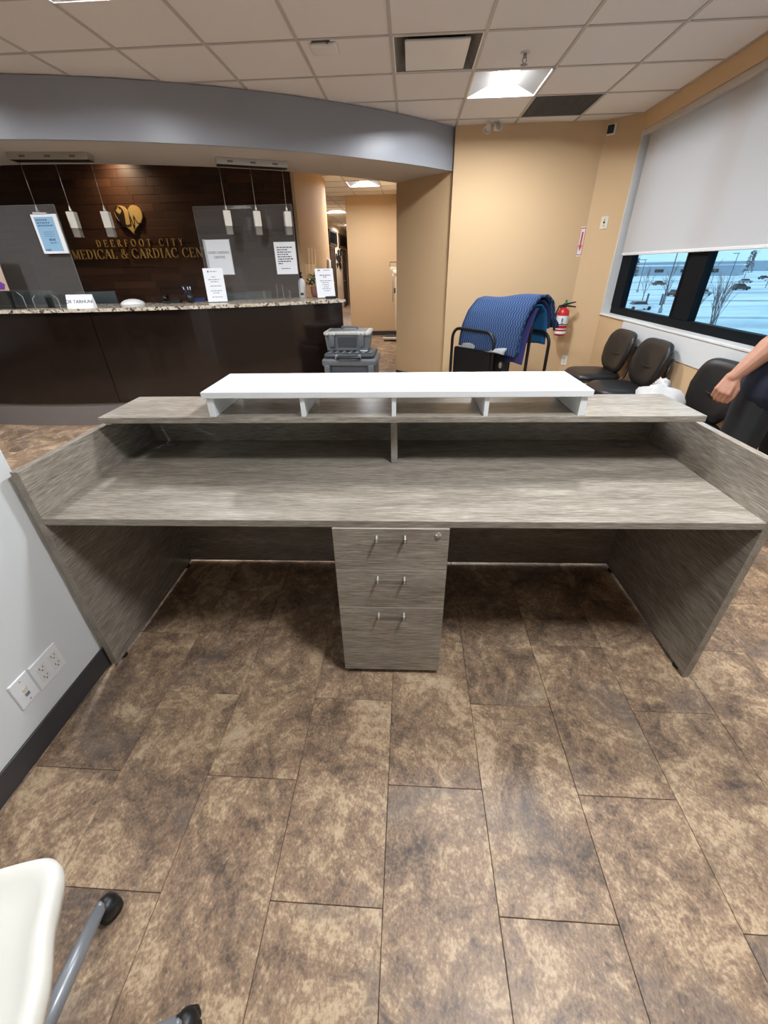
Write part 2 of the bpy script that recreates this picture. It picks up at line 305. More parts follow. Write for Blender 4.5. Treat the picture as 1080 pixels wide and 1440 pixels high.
def obj(name, mb, mat, parent=None, loc=(0, 0, 0), rot=None):
    me = mb.mesh(name) if isinstance(mb, MB) else mb
    if mat is not None and not me.materials: me.materials.append(mat)
    o = bpy.data.objects.new(name, me); COL.objects.link(o); o.location = loc
    if rot: o.rotation_euler = rot
    if parent: o.parent = parent
    return o
def tag(o, label, cat, group=None):
    o['label'] = label; o['category'] = cat
    if group: o['group'] = group
    return o
def thing(name, label, cat, loc=(0, 0, 0), rz=0.0, group=None):
    o = bpy.data.objects.new(name, None); COL.objects.link(o); o.location = loc; o.rotation_euler = (0, 0, rz); o.empty_display_size = .1
    return tag(o, label, cat, group)
def struct(name, mb, mat, parent=None):
    o = obj(name, mb, mat, parent)
    o['kind'] = 'structure'; return o
def copy_tree(o, parent=None):
    kids = [c for c in KIDS.get(o, [])] or [c for c in COL.objects if c.parent == o]
    KIDS[o] = kids
    c = o.copy(); COL.objects.link(c); c.parent = parent
    for k in kids: copy_tree(k, c)
    return c
KIDS = {}
def box(*a, **k): return MB().box(*a, **k)
def text_mesh(body, size, depth=.0008, align='CENTER', spacing=1.0):
    cu = bpy.data.curves.new('print', 'FONT'); cu.body = body; cu.size = size; cu.extrude = depth; cu.align_x = align; cu.resolution_u = 3; cu.space_line = spacing
    o = bpy.data.objects.new('print', cu); COL.objects.link(o); bpy.context.view_layer.update()
    me = bpy.data.meshes.new_from_object(o.evaluated_get(bpy.context.evaluated_depsgraph_get()))
    bpy.data.objects.remove(o); bpy.data.curves.remove(cu); me.name = 'printed_text'; return me
FACE_Y = (R(90), 0, 0)     # text laid on a plane facing -Y

# ------------------------------------------------------------------ floor
PX, PY = .3065, .611
fl = struct('floor', box(-9, 2.6, -11.6, 24, -.12, -.006), MT['grout'])
obj('floor_beyond', box(-9, 2.34, -11.5, -3.1, -.006, 0), MT['tile'], fl)
tile_me = {}
def tile_mesh(w_, l_):
    k = (round(w_, 3), round(l_, 3))
    if k not in tile_me:
        tile_me[k] = box(-w_ / 2 + .0007, w_ / 2 - .0007, -l_ / 2 + .0007, l_ / 2 - .0007, -.006, 0, .0012).mesh('floor_tile'); tile_me[k].materials.append(MT['tile'])
    return tile_me[k]
far = MB(); ntile = 0
for i in range(-24, 9):
    xc = (i + .5) * PX
    off = {0: -.437, 1: -.742}[i % 2]
    for j in range(-6, 38):
        y0 = off + j * PY; y1 = y0 + PY; yc = (y0 + y1) / 2
        x0, x1 = xc - PX / 2, xc + PX / 2
        near = (-1.24 < x1 and x0 < 2.34 and -1.6 < y1 and y0 < 4.3) or (-5.2 < x0 and x1 < -1.2 and .6 < y1 and y0 < 3.3)
        if xc > 2.34 + .1: continue
        if near and not (x1 < -1.36 and y1 < .6):
            a, b_ = x0, min(x1, 2.338)
            obj('floor_tile', tile_mesh(b_ - a, PY), None, fl, ((a + b_) / 2, yc, 0)); ntile += 1
        elif (yc > 3.3 and -3.2 < xc < 2.3 and yc < 21) or (xc > -8.8 and -3.2 < yc < 5.4):
            far.box(x0 + .0007, min(x1, 2.338) - .0007, y0 + .0007, y1 - .0007, -.006, 0)
ft = obj('far_floor_tiles', far, MT['tile'], fl); ft['kind'] = 'stuff'

# ------------------------------------------------------------------ walls
wb = struct('wall_back', box(.5, 2.5, 4.72, 4.9, 0, 2.95), MT['beige'])
struct('wall_column', MB().prism([(2.05, 4.73), (2.345, 4.47), (2.5, 4.47), (2.5, 4.73)], 0, 2.95), MT['beige'])
struct('wall_pillar', MB().prism([(.56, 4.72), (-.15, 5.43), (-.15, 9.9), (.0, 9.9), (.0, 5.5), (.66, 4.84)], 0, 2.95), MT['beige'])
struct('wall_window', MB().box(2.34, 2.62, -3.2, 4.47, 0, .94).box(2.34, 2.62, -3.2, 4.47, 2.6, 2.95).box(2.34, 2.62, -11.6, -3.2, 0, 2.95), MT['beige'])
struct('wall_partition', box(-1.36, -1.24, -3.2, .012, 0, 2.95, .003), MT['white_wall'])
struct('wall_rear', box(-9, 2.7, -11.6, -11.4, 0, 2.95), MT['beige'])
struct('wall_left', box(-9.2, -9, -11.6, 12, 0, 2.95), MT['white_wall'])
ww = struct('wall_wood', box(-9, -1.5, 5.47, 5.62, 0, 2.95), MT['gold_dark'])
struct('wall_passage', box(-1.62, -1.5, 5.62, 8.0, 0, 2.95), MT['beige'])
struct('wall_wood_return', box(-1.5, -1.46, 5.44, 5.62, 0, 2.95), MT['beige'])
struct('wall_hall', box(-1.4, .0, 9.9, 10.05, 0, 2.95), MT['beige'])
struct('wall_corridor', box(-2.9, -2.75, 8.0, 24, 0, 2.95), MT['corridor'])
struct('wall_corridor_right', box(-1.4, -1.28, 10.05, 24, 0, 2.95), MT['beige'])
struct('wall_corridor_end', box(-2.75, -1.4, 23.8, 24, 0, 2.95), MT['corridor'])
struct('wall_staff_side', box(-9, -2.9, 8.0, 8.12, 0, 2.95), MT['corridor'])
# planks on the wood wall: every one its own piece
pl_me = {}
for L_ in (.36, .48, .62):
    me = box(0, L_ - .002, -.012, 0, 0, .0885, .0012).mesh('wall_plank'); me.materials.append(MT['plank']); pl_me[L_] = me
rp_ = random.Random(3)
for k in range(20):
    z = .98 + k * .09; x = -6.2 - rp_.random() * .4
    while x < -1.5:
        L_ = rp_.choice((.36, .48, .62))
        if x + L_ > -1.5:
            L_ = -1.5 - x
            if L_ < .04: break
            obj('wall_plank', box(0, L_ - .002, -.012, 0, 0, .0885, .0012), MT['plank'], ww, (x, 5.47, z)); break
        obj('wall_plank', pl_me[L_], None, ww, (x, 5.47 + rp_.choice((0, 0, .003)), z)); x += L_
# baseboards
struct('baseboard_partition', MB().box(-1.24, -1.232, -3.2, .012, 0, .1, .002), MT['base_dark'])
struct('baseboard_back', box(.57, 2.05, 4.71, 4.72, 0, .1), MT['base_dark'])
struct('baseboard_pillar', MB().prism([(.553, 4.713), (-.157, 5.423), (-.15, 5.43), (.56, 4.72)], 0, .1), MT['base_dark'])
struct('baseboard_hall', box(-1.4, -.15, 9.885, 9.9, 0, .1), MT['base_dark'])
struct('baseboard_window', box(2.33, 2.34, -3.2, 4.47, 0, .1), MT['base_dark'])
struct('baseboard_passage', box(-1.5, -1.49, 5.62, 8.0, 0, .1), MT['base_dark'])

# ------------------------------------------------------------------ ceiling
H = 2.74; GX = -.106; GY = 3.29; P = .61
ce = struct('ceiling', MB().box(-9.2, 2.7, -11.6, 5.62, 2.95, 3.05).box(-3.0, .1, 5.62, 24, 2.95, 3.05), MT['void'])
me_ct = box(-.3015, .3015, -.3015, .3015, 0, .012, .0015).mesh('ceiling_tile'); me_ct.materials.append(MT['ctile'])
CC = (-3.924, 9.06)
lights = [(1, 0), (1, -4), (1, -7), (-3, -3), (-3, -7), (-7, -3), (-11, -3), (-7, -10), (-12, -8), (-4, -13)]      # grid cells (column, row); last two added to brighten the rear for reflections
skip = set(lights) | {(0, -1), (2, 1)}
for i in range(-15, 4):
    for j in range(-13, 3):
        xc, yc = GX + (i + .5) * P, GY + (j + .5) * P
        if (i, j) in skip: continue
        if math.hypot(xc - CC[0], yc - CC[1]) < 5.7 and xc < .6: continue
        if xc > 2.34: continue
        if xc < -5.5: continue
        if xc + .3 > 2.34:
            obj('ceiling_tile', box(GX + i * P + .003, 2.34, yc - .3, yc + .3, 0, .012), MT['ctile'], ce, (0, 0, H)); continue
        obj('ceiling_tile', me_ct, None, ce, (xc, yc, H))
# plain board where the photograph cannot see the ceiling (far behind and over the staff side)
obj('ceiling_board', MB().box(-9.2, -5.6, -11.5, 5.6, H, H + .012).box(-5.6, 2.34, -9.0, -4.1, H, H + .012).box(-5.6, 2.34, -11.5, -10.6, H, H + .012).box(-5.6, .0, 4.0, 5.6, H + .001, H + .012), MT['ctile'], ce)
for i in range(-9, 5):
    x = GX + i * P
    obj('ceiling_tee', box(x - .011, x + .011, -4.1, min(4.72, 4.72), H - .006, H + .006, .001), MT['tee'], ce)
for j in range(-12, 4):
    y = GY + j * P
    if y > 4.72: continue
    obj('ceiling_tee', box(-5.5, 2.34, y - .011, y + .011, H - .0055, H + .0055, .001), MT['tee'], ce)
# passage ceiling, one step higher
HP = 2.80
pl_lights = {(0, 0), (-2, 7), (-2, 14)}
rest = MB()
for i in range(-4, 2):
    for j in range(-5, 26):
        if (i, j) in pl_lights: continue
        x, y = -.86 + i * .61, 8.5 + j * .61
        if j < 8: obj('ceiling_tile', me_ct, None, ce, (x, y, HP))
        else: rest.box(x - .3015, x + .3015, y - .3015, y + .3015, HP, HP + .012)
rt = obj('far_ceiling_tiles', rest, MT['ctile'], ce); rt['kind'] = 'stuff'
for i in range(-4, 3): obj('ceiling_tee', box(-.86 + (i - .5) * .61 - .011, -.86 + (i - .5) * .61 + .011, 5.3, 24, HP - .006, HP + .006), MT['tee'], ce)
for j in range(-5, 8): obj('ceiling_tee', box(-3.6, .0, 8.5 + (j - .5) * .61 - .011, 8.5 + (j - .5) * .61 + .011, HP - .0055, HP + .006), MT['tee'], ce)
obj('ceiling_step', box(-3.0, .1, 5.60, 5.62, H, 2.95), MT['ctile'], ce)
# curved soffit over the counter
so = struct('trim_1', MB().ring(CC, 6.13, 6.159, -58, 46, 2.37, 2.735, 90), MT['grey_paint'])
obj('soffit_underside', MB().ring(CC, 5.25, 6.13, -58, 46, 2.37, 2.385, 90), MT['soffit_under'], so)
obj('soffit_inner_face', MB().ring(CC, 5.25, 5.27, -58, 46, 2.385, 2.735, 90), MT['soffit_under'], so)

def troffer(i, j, label, z=H, xy=None):
    x, y = xy or (GX + (i + .5) * P, GY + (j + .5) * P)
    t = thing('ceiling_light', label, 'ceiling light', (x, y, z), 0, 'recessed troffer lights')
    h = .2995
    obj('frame', MB().box(-h, h, -h, -h + .014, -.008, .004).box(-h, h, h - .014, h, -.008, .004).box(-h, -h + .014, -h, h, -.008, .004).box(h - .014, h, -h, h, -.008, .004), MT['white_metal'], t)
    a, b = .286, .085
    for s in (-1, 1):
        obj('reflector', MB().add([(s * a, -a, .0), (s * a, a, .0), (s * b, a * .72, .06), (s * b, -a * .72, .06)], [(0, 1, 2, 3)]), MT['perf'], t)
        obj('end_reflector', MB().add([(-a, s * a, .0), (a, s * a, .0), (b, s * a * .72, .06), (-b, s * a * .72, .06)], [(0, 1, 2, 3)]), MT['white_metal'], t)
    P_ = [[(b * .99 * math.cos(R(180 - 180 * k / 10)), yy, .061 - .006 * math.sin(R(180 * k / 10))) for k in range(11)] for yy in (-a * .73, a * .73)]
    obj('diffuser', MB().grid(P_, uv=False), MT['lamp'], t)
    obj('housing', box(-h, h, -h, h, .064, .1), MT['white_metal'], t)
    return t
LBL = ['bright recessed troffer light in the ceiling in front of the beige wall', 'troffer light in the ceiling straight above the grey desk', 'troffer light behind the camera on the right',
       'troffer light cut by the top edge above the left soffit', 'troffer light behind the camera on the left', 'troffer light in the far left ceiling, second from the soffit light', 'troffer light nearest the far left wall', 'troffer light far behind, mirrored large in the right plastic shield', 'added unseen troffer brightening the rear at the far left wall', 'added unseen troffer brightening the rear behind the white partition wall']
for (i, j), lb in zip(lights, LBL): troffer(i, j, lb) if (i, j) != (-3, -3) else troffer(i, j, lb, H - .007, (GX - 2.5 * P, GY - 2.5 * P + .045))
troffer(0, 0, 'troffer light far behind, mirrored small in the right plastic shield', H, (-6.0, -9.8))
troffer(0, 0, 'troffer light in the passage ceiling before the beige end wall', HP, (-.86, 8.5))
troffer(0, 0, 'troffer light in the corridor ceiling beyond the passage', HP, (-2.08, 12.77))
troffer(0, 0, 'farthest small troffer light deep in the corridor ceiling', HP, (-2.08, 17.04))

# ------------------------------------------------------------------ window wall
SILL = .955
struct('trim_2', box(2.325, 2.46, -3.2, 4.47, .935, SILL, .004), MT['white_metal'])
struct('trim_3', box(2.332, 2.34, -3.2, 3.82, .735, .934, .002), MT['white_wall'])
wi = thing('window_1', 'x', 'x'); del wi['label']; del wi['category']; wi['kind'] = 'structure'
obj('bottom_rail', box(2.44, 2.50, -3.2, 4.47, SILL, 1.028, .003), MT['frame'], wi)
obj('top_rail', box(2.44, 2.50, -3.2, 4.47, 2.54, 2.6, .003), MT['frame'], wi)
st = [(4.225, 4.47), (2.89, 3.165), (1.56, 1.835), (.23, .505), (-1.1, -.825), (-2.43, -2.155)]
for a, b_ in st:
    o = obj('mullion', box(2.435, 2.505, a, b_, 1.028, 2.54, .003), MT['frame'], wi)
    obj('glazing_bead', MB().box(2.43, 2.436, a - .012, a + .012, 1.028, 2.54).box(2.43, 2.436, b_ - .012, b_ + .012, 1.028, 2.54), MT['frame'], o)
for (a, _), (_, d_) in zip(st[:-1], st[1:]): obj('pane', box(2.468, 2.474, d_, a, 1.028, 2.54), MT['window'], wi)
obj('jamb', box(2.34, 2.44, 4.455, 4.47, SILL, 2.6), MT['white_wall'], wi)
bl = thing('roller_blind', 'long white roller blind drawn over the upper window', 'blind', (2.40, 1.4, 2.6))
rows = []
for i in range(60):
    y = 4.40 - i * 6.6 / 59
    dx = .004 * math.sin(y * 2.3) + .007 * math.exp(-((y - 3.35) / .05) ** 2)
    rows.append([(dx, y - 1.4, z) for z in (0, -.25, -.5, -.75, -1.045)])
obj('fabric', MB().grid(rows, uv=False), MT['blind'], bl)
obj('bottom_bar', box(-.009, .009, -3.6, 3.0, -1.065, -1.04, .004), MT['plate'], bl)
obj('headbox', box(-.05, .03, -3.6, 3.06, -.045, .0, .004), MT['soffit_under'], bl)

# ------------------------------------------------------------------ the new desk
desk = thing('reception_desk', 'long grey wood-grain desk with raised counter in the foreground', 'desk', (0, 0, 0), R(1.2))
W = 1.185
for s in (-1, 1):
    sp = obj('side_panel', box(s * W, s * (W + .0273), 0, .757, .02, .928, .0012), MT['lam_y'], desk)
    for y in (.06, .69): obj('glide', MB().lathe([(.014, 0), (.016, .004), (.016, .02), (.008, .0205)], 14, (s * (W + .0137 - .006 * s * 0), y, 0)), MT['rubber'], sp)
obj('worktop', box(-W, W, 0, .727, .729, .755, .0015), MT['lam_x'], desk)
obj('back_panel', box(-W, W, .729, .756, .02, .9555, .0012), MT['lam_x'], desk)
obj('top_rail', box(-W, W, .66, .7285, .925, .9555, .001), MT['lam_x'], desk)  # added filler, hidden under the raised top, blocks a light leak
for q in (-1,): obj('end_light_stop', box(q * 1.1585, q * W, .45, .659, .9282, .942, .001), MT['lam_x'], desk)  # added to stop light leaking through the gap at the left end
obj('divider', box(-.0135, .0135, .462, .659, .7555, .9555, .001), MT['lam_y'], desk)
obj('transaction_top', box(-1.159, 1.159, .387, .69, .9558, .979, .0012), MT['lam_x'], desk)
for x in (-1.08, 1.045):
    g = obj('cable_grommet', box(x - .05, x + .05, .635, .69, .7552, .7575, .001), MT['dark_grille'], desk)
    obj('flap', box(x - .03, x + .03, .65, .675, .7575, .7588, .0005), MT['grey_metal'], g)
sh = thing('desktop_shelf', 'white laminate riser shelf with four cubbies on the grey desk', 'shelf', (0, 0, 0), R(1.2))
obj('top', box(-.7234, .7234, .380, .695, 1.0535, 1.0765, .0015), MT['white_lam'], sh)
for x in (-.7, -.3465, -.0, .3465, .7): obj('upright', box(x - (.0125 if abs(x) > .5 else .0085), x + (.0125 if abs(x) > .5 else .0085), .392, .688, .9792, 1.0533, .001), MT['white_lam'], sh)
ped = thing('drawer_pedestal', 'three-drawer grey wood-grain pedestal under the middle of the desk', 'drawers', (0, 0, 0), R(1.2))
obj('carcass', box(-.201, .189, .014, .56, .024, .7285, .001), MT['lam_x'], ped)
for x in (-.15, .14):
    for y in (.07, .5): obj('foot', box(x - .02, x + .02, y - .02, y + .02, 0, .024), MT['rubber'], ped)
acr = glass_mat('handle_acrylic', (232, 232, 230), 1.5)
for z0, z1, zh in ((.5545, .7275, .695), (.3775, .553, .520), (.0255, .376, .345)):
    dr = obj('drawer_front', box(-.201, .189, -.006, .013, z0, z1, .002), MT['lam_x'], ped)
    obj('edge_highlight', box(-.2, .188, -.0064, .012, z1 - .0008, z1 + .0007), MT['edge_glint'], dr)  # pale strip paints the highlight along each drawer's top edge
    hd = obj('handle', box(-.06, .05, -.037, -.028, zh - .006, zh + .006, .002), acr, dr)
    for x in (-.052, .042): obj('handle_post', box(x - .003, x + .003, -.03, -.006, zh - .008, zh + .008, .001), MT['post'], dr)
    if z0 > .5:
        obj('lock', MB().lathe([(.0115, 0), (.0125, .002), (.011, .004), (.0075, .0042), (.0075, .0052)], 20, (0.152, -.006, .703), Matrix.Rotation(R(90), 4, 'X')).box(.151, .153, -.0118, -.011, .699, .707), MT['chrome'], dr)

# ------------------------------------------------------------------ old reception counter
rc = thing('reception_counter', 'dark glossy curved reception counter with granite top', 'counter', (0, 0, 0))
A1 = 32.6
obj('countertop', MB().ring(CC, 5.33, 6.03, -42, A1, 1.133, 1.163, 70), MT['granite'], rc)
for a, b_ in ((-40, -16.0), (-15.93, 8.1), (8.17, A1 - .3)): obj('front_panel', MB().ring(CC, 5.97, 6.0, a, b_, .245, 1.132, 30), MT['veneer'], rc)
obj('base', MB().ring(CC, 5.95, 5.985, -40, A1 - .5, 0, .2445, 60), MT['base_grey'], rc)
obj('end_panel', MB().ring(CC, 5.36, 5.969, A1 - .6, A1 - .3, .0, 1.132, 2), MT['veneer'], rc)
obj('work_surface', MB().ring(CC, 4.7, 5.969, -40, A1 - .7, .71, .74, 60), MT['granite'], rc)
for q in (-12, 28): obj('inner_leg', MB().ring(CC, 4.75, 5.9, q, q + .3, 0, .709, 1), MT['veneer'], rc)
obj('riser', MB().ring(CC, 5.345, 5.37, -40, A1 - .7, .741, 1.132, 60), MT['veneer'], rc)

# gold lettering on the wood wall: every letter its own piece
def serif_glyph(ch):
    s = []   # polygons in a unit-cap-height frame, then the advance width
    T, t, sf = .145, .05, .05
    def rect(x0, y0, x1, y1): s.append([(x0, y0), (x1, y0), (x1, y1), (x0, y1)])
    def quad(a, b, wa):
        x0, y0 = a; x1, y1 = b; s.append([(x0 - wa / 2, y0), (x0 + wa / 2, y0), (x1 + wa / 2, y1), (x1 - wa / 2, y1)])
    def ser(x, y, wd=.27): rect(x - wd / 2, y - (0 if y < .5 else .045), x + wd / 2, y + (.045 if y < .5 else 0))
    def stem(x, y0=0, y1=1, w=T, b=True, tp=True):
        rect(x, y0, x + w, y1)
        if b: ser(x + w / 2, y0 if y0 == 0 else y0)
        if tp and y1 == 1: ser(x + w / 2, 1)
    def arc(cx, cy, rx, ry, a0, a1, thick=T, thin=t, n=22):
        for k in range(n):
            pts = []
            for a in (a0 + (a1 - a0) * k / n, a0 + (a1 - a0) * (k + 1) / n):
                c, q = math.cos(R(a)), math.sin(R(a)); wv = thin + (thick - thin) * abs(c) ** 1.3
                pts.append(((cx + rx * c, cy + ry * q), (cx + (rx - wv) * c, cy + (ry - wv * .75) * q)))
            s.append([pts[0][0], pts[1][0], pts[1][1], pts[0][1]])
    if ch == 'D': stem(.08); arc(.3, .5, .47, .5, -90, 90); rect(.1, .955, .32, 1); rect(.1, 0, .32, .045); wd = .84
    elif ch == 'E': stem(.08); rect(.1, .95, .6, 1); rect(.1, .48, .5, .53); rect(.1, 0, .65, .05); rect(.56, .8, .6, 1); rect(.46, .4, .5, .61); rect(.61, 0, .65, .22); wd = .7
    elif ch == 'F': stem(.08); rect(.1, .95, .6, 1); rect(.1, .48, .5, .53); rect(.56, .8, .6, 1); rect(.46, .4, .5, .61); wd = .65
    elif ch == 'L': stem(.08); rect(.1, 0, .62, .05); rect(.58, 0, .62, .24); wd = .66
    elif ch == 'R': stem(.08); arc(.3, .74, .33, .26, -90, 90); rect(.1, .955, .32, 1); rect(.1, .48, .32, .525); quad((.66, .02), (.36, .5), .15); ser(.7, 0, .2); wd = .8
    elif ch == 'O': arc(.47, .5, .45, .52, 0, 360, n=36); wd = .95
    elif ch == 'C': arc(.47, .5, .45, .52, 48, 312, n=28); rect(.74, .68, .78, .93); rect(.74, .07, .78, .28); wd = .84
    elif ch == 'T': stem(.3, tp=False); rect(.02, .95, .73, 1); rect(.02, .77, .06, 1); rect(.69, .77, .73, 1); wd = .75
    elif ch == 'I': stem(.1); wd = .36
    elif ch == 'Y': quad((.4, .42), (.13, 1), .15); quad((.4, .42), (.66, 1), .06); stem(.33, 0, .46, tp=False); ser(.13, 1, .24); ser(.67, 1, .2); wd = .8
    elif ch == 'M': rect(.12, 0, .17, 1); quad((.48, .02), (.16, 1), .15); quad((.5, .02), (.82, 1), .06); rect(.78, 0, .78 + T, 1); ser(.145, 0, .22); ser(.85, 0); ser(.12, 1, .2); ser(.88, 1, .24); wd = 1.02
    elif ch == 'N': rect(.13, 0, .18, 1); quad((.72, .0), (.16, 1), .16); rect(.72, 0, .77, 1); ser(.155, 0, .22); ser(.745, 1, .22); ser(.12, 1, .2); wd = .88
    elif ch == 'A': quad((.1, 0), (.42, 1), .06); quad((.72, 0), (.4, 1), .16); rect(.22, .3, .62, .35); ser(.1, 0, .22); ser(.73, 0, .28); wd = .84
    elif ch == '&': arc(.36, .76, .2, .24, 0, 360, .1, .05, 24); arc(.34, .26, .32, .27, 60, 330, .14, .05, 24); quad((.78, .0), (.26, .68), .13); quad((.6, .1), (.82, .46), .05); ser(.82, .5, .22); wd = .9
    else: wd = .35
    return s, wd
sg = thing('wall_sign', 'gold serif DEERFOOT CITY MEDICAL & CARDIAC CENTRE lettering on dark wood wall', 'sign', (-3.78, 5.452, 1.62))
glyphs = {}
def gold_line(txt, x0, x1, z, h, gap):
    wds = [serif_glyph(c)[1] * h + (gap if c != ' ' else gap) for c in txt]; tot = sum(wds) - gap; k = (x1 - x0) / tot; x = x0
    for c, wv in zip(txt, wds):
        if c != ' ':
            key = (c, h)
            if key not in glyphs:
                mb = MB()
                for q in serif_glyph(c)[0]: mb.prism([(a * h * k, b_ * h) for a, b_ in q], -.012, .0, 'xz')
                glyphs[key] = mb.mesh('letter'); glyphs[key].materials.append(MT['gold'])
            obj('letter', glyphs[key], None, sg, (x + 3.78, 0, z - 1.62))
        x += wv * k
gold_line('DEERFOOT CITY', -4.33, -3.09, 1.762, .082, .05)
gold_line('MEDICAL & CARDIAC CENTRE', -4.735, -2.56, 1.622, .112, .012)
he = thing('heart_emblem', 'gold heart emblem with maple leaf and heartbeat line above the lettering', 'emblem', (-3.76, 5.452, 2.06))
hp = []
for k in range(60):
    t_ = 2 * math.pi * k / 60
    hp.append((.0117 * 16 * math.sin(t_) ** 3 , .0118 * (13 * math.cos(t_) - 5 * math.cos(2 * t_) - 2 * math.cos(3 * t_) - math.cos(4 * t_)) + .02))
hp = [(x + .012, y * (1.0 if y > 0 else .88)) for x, y in hp]
obj('heart', MB().prism(hp, -.022, 0, 'xz'), MT['gold'], he)
drop = [(-.105 + .062 * math.cos(R(a)), .085 + .068 * math.sin(R(a))) for a in range(-10, 200, 12)] + [(-.160, .05), (-.11, -.06), (-.065, -.085), (-.055, -.02), (-.044, .06)]
obj('drop_inlay', MB().prism(drop, -.026, -.022, 'xz'), MT['gold_dark'], he)
leaf_pts = [(0, -.05), (.006, -.022), (.03, -.026), (.026, -.014), (.05, .008), (.04, .012), (.044, .03), (.028, .026), (.024, .034), (.012, .02), (.016, .05), (.008, .045), (0, .064)]
leaf_pts = leaf_pts + [(-x, y) for x, y in leaf_pts[-2:0:-1]]
obj('maple_leaf', MB().prism([(x * .8 - .105, y * .8 + .095) for x, y in leaf_pts], -.030, -.026, 'xz'), MT['gold'], he)
ecg = [(-.065, -.055), (-.03, -.06), (0, -.05), (.012, -.055), (.022, .1), (.046, -.1), (.056, -.045), (.066, -.04), (.075, .05), (.09, .01), (.10, -.02), (.115, -.035), (.135, -.045), (.17, -.03)]
mb = MB()
for (xa, ya), (xb, yb) in zip(ecg[:-1], ecg[1:]): mb.tube([(xa, -.024, ya), (xb, -.024, yb)], .006, 6)
obj('heartbeat_line', mb, MT['gold_dark'], he)
dl = thing('downlight', 'small round downlight washing the wood wall behind the soffit', 'ceiling light', (-3.76, 5.2, 2.74))
obj('trim_ring', MB().lathe([(.07, -.004), (.075, -.004), (.075, .004), (.07, .004)], 24), MT['white_metal'], dl)
obj('lens', MB().lathe([(.0, -.001), (.068, -.001), (.068, .003), (0, .003)], 24), pm('downlight_lens', (255, 230, 190), emit=(255, 214, 160), es=20), dl)
sl = bpy.data.lights.new('downlight_bulb', 'SPOT'); sl.energy = 34; sl.color = (1, .78, .52); sl.spot_size = R(150); sl.spot_blend = 1.0; sl.shadow_soft_size = .05
so_ = bpy.data.objects.new('bulb', sl); COL.objects.link(so_); so_.parent = dl; so_.location = (0, 0, -.02); so_.rotation_euler = (R(18), 0, 0)

# pendants
def canopy(name_lbl, a, r):
    sn, cs = math.sin(R(a)), math.cos(R(a)); p = (CC[0] + r * sn, CC[1] - r * cs, 2.37)
    t = thing('pendant_canopy', name_lbl, 'light fixture', p, R(a), 'pendant canopies')
    obj('body', box(-.335, .335, -.06, .06, -.05, 0, .002), MT['steel'], t)
    obj('mirror_base', box(-.33, .33, -.052, .056, -.0525, -.0502), MT['black_plastic'], t)
    for x in (-.21, 0, .21): obj('set_screw', box(x - .025, x + .025, -.063, -.06, -.035, -.02, .001), MT['dark_grille'], t)
    return t
canopy('long pendant light canopy under the soffit at far left', math.degrees(math.atan2(.774, 5.64)), 5.69)
canopy('long pendant light canopy under the soffit near the passage', math.degrees(math.atan2(2.42, 5.13)), 5.67)
def pendant(lbl, x, y, z0, rz):
    t = thing('pendant_light', lbl, 'pendant light', (x, y, z0), rz, 'pendant lights over the counter')
    obj('wire', MB().tube([(0, 0, .215), (0, 0, 2.319 - z0)], .0022, 6), MT['steel'], t)
    obj('cord_grip', MB().lathe([(.012, .2), (.012, .215), (.004, .245), (.003, .25)], 10), MT['steel'], t)
    obj('metal_sleeve', box(-.034, .034, -.034, .034, .072, .2, .002), MT['satin'], t)
    obj('glass_block', box(-.031, .031, -.031, .031, 0, .0715, .002), MT['frost'], t)
pend = [('pendant light hanging behind the blue poster', -3.44, 3.40, 8), ('pendant light between the blue poster and the gold heart', -3.135, 3.425, 9), ('pendant light nearest left of the gold heart', -2.83, 3.465, 10),
        ('pendant light leftmost over the right plastic shield', -1.80, 3.82, 24), ('middle pendant light over the right plastic shield', -1.535, 3.94, 25), ('pendant light closest to the beige passage wall', -1.244, 4.035, 27)]
for lb, x, y, a in pend: pendant(lb, x, y, 1.752 if x < -2 else 1.772, R(a))

# plastic shields
def shield(lbl, x0, x1, y, z0, z1, feet, rz=0):
    t = thing('acrylic_shield', lbl, 'shield', ((x0 + x1) / 2, y, z0), rz, 'acrylic shields on the counter')
    h = (x1 - x0) / 2; H_ = z1 - z0
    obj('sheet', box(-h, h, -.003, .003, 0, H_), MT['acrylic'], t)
    obj('polished_edge', MB().box(-h - .002, -h, -.003, .003, 0, H_).box(h, h + .002, -.003, .003, 0, H_).box(-h, h, -.003, .003, H_, H_ + .002), MT['acr_edge2'], t)
    for x in feet: obj('foot', MB().box(x - .03, x + .03, -.04, .04, 0, .006).box(x - .004, x + .004, -.04, .04, .006, .09), MT['clear'], t)
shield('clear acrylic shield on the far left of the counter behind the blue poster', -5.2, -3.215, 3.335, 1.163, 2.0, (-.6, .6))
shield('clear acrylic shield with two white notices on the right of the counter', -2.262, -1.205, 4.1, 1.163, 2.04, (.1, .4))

# notices and signs: flat print on sheets
def lines(mb, x0, x1, z, h, rnd):
    x = x0
    while x < x1 - .004:
        w_ = min(rnd.uniform(.012, .034), x1 - x); mb.box(x, x + w_, -.0006, 0, z - h / 2, z + h / 2); x += w_ + .006
    return mb
rn = random.Random(5)
def sheet(name, lbl, cat, loc, w_, h_, th=.002, rz=0, tilt=0, mat='paper', group=None):
    t = thing(name, lbl, cat, loc, rz, group); t.rotation_euler = (tilt, 0, rz)
    obj('sheet', box(-w_ / 2, w_ / 2, 0, th, 0, h_), MT[mat], t); return t
n1 = sheet('paper_notice', 'white OASIS CARDIAC CENTRE notice in a sleeve on the right shield', 'notice', (-2.066, 4.092, 1.418), .265, .33, .003)
obj('sleeve', MB().box(-.158, -.134, .0, .002, -.004, .334).box(.133, .14, .0, .002, -.004, .334), MT['acr_edge'], n1)
obj('printed_text', text_mesh('OASIS CARDIAC\nCENTRE', .034, .0004, 'CENTER', 1.3), MT['ink2'], n1, (.0, -.0022, .2), FACE_Y)
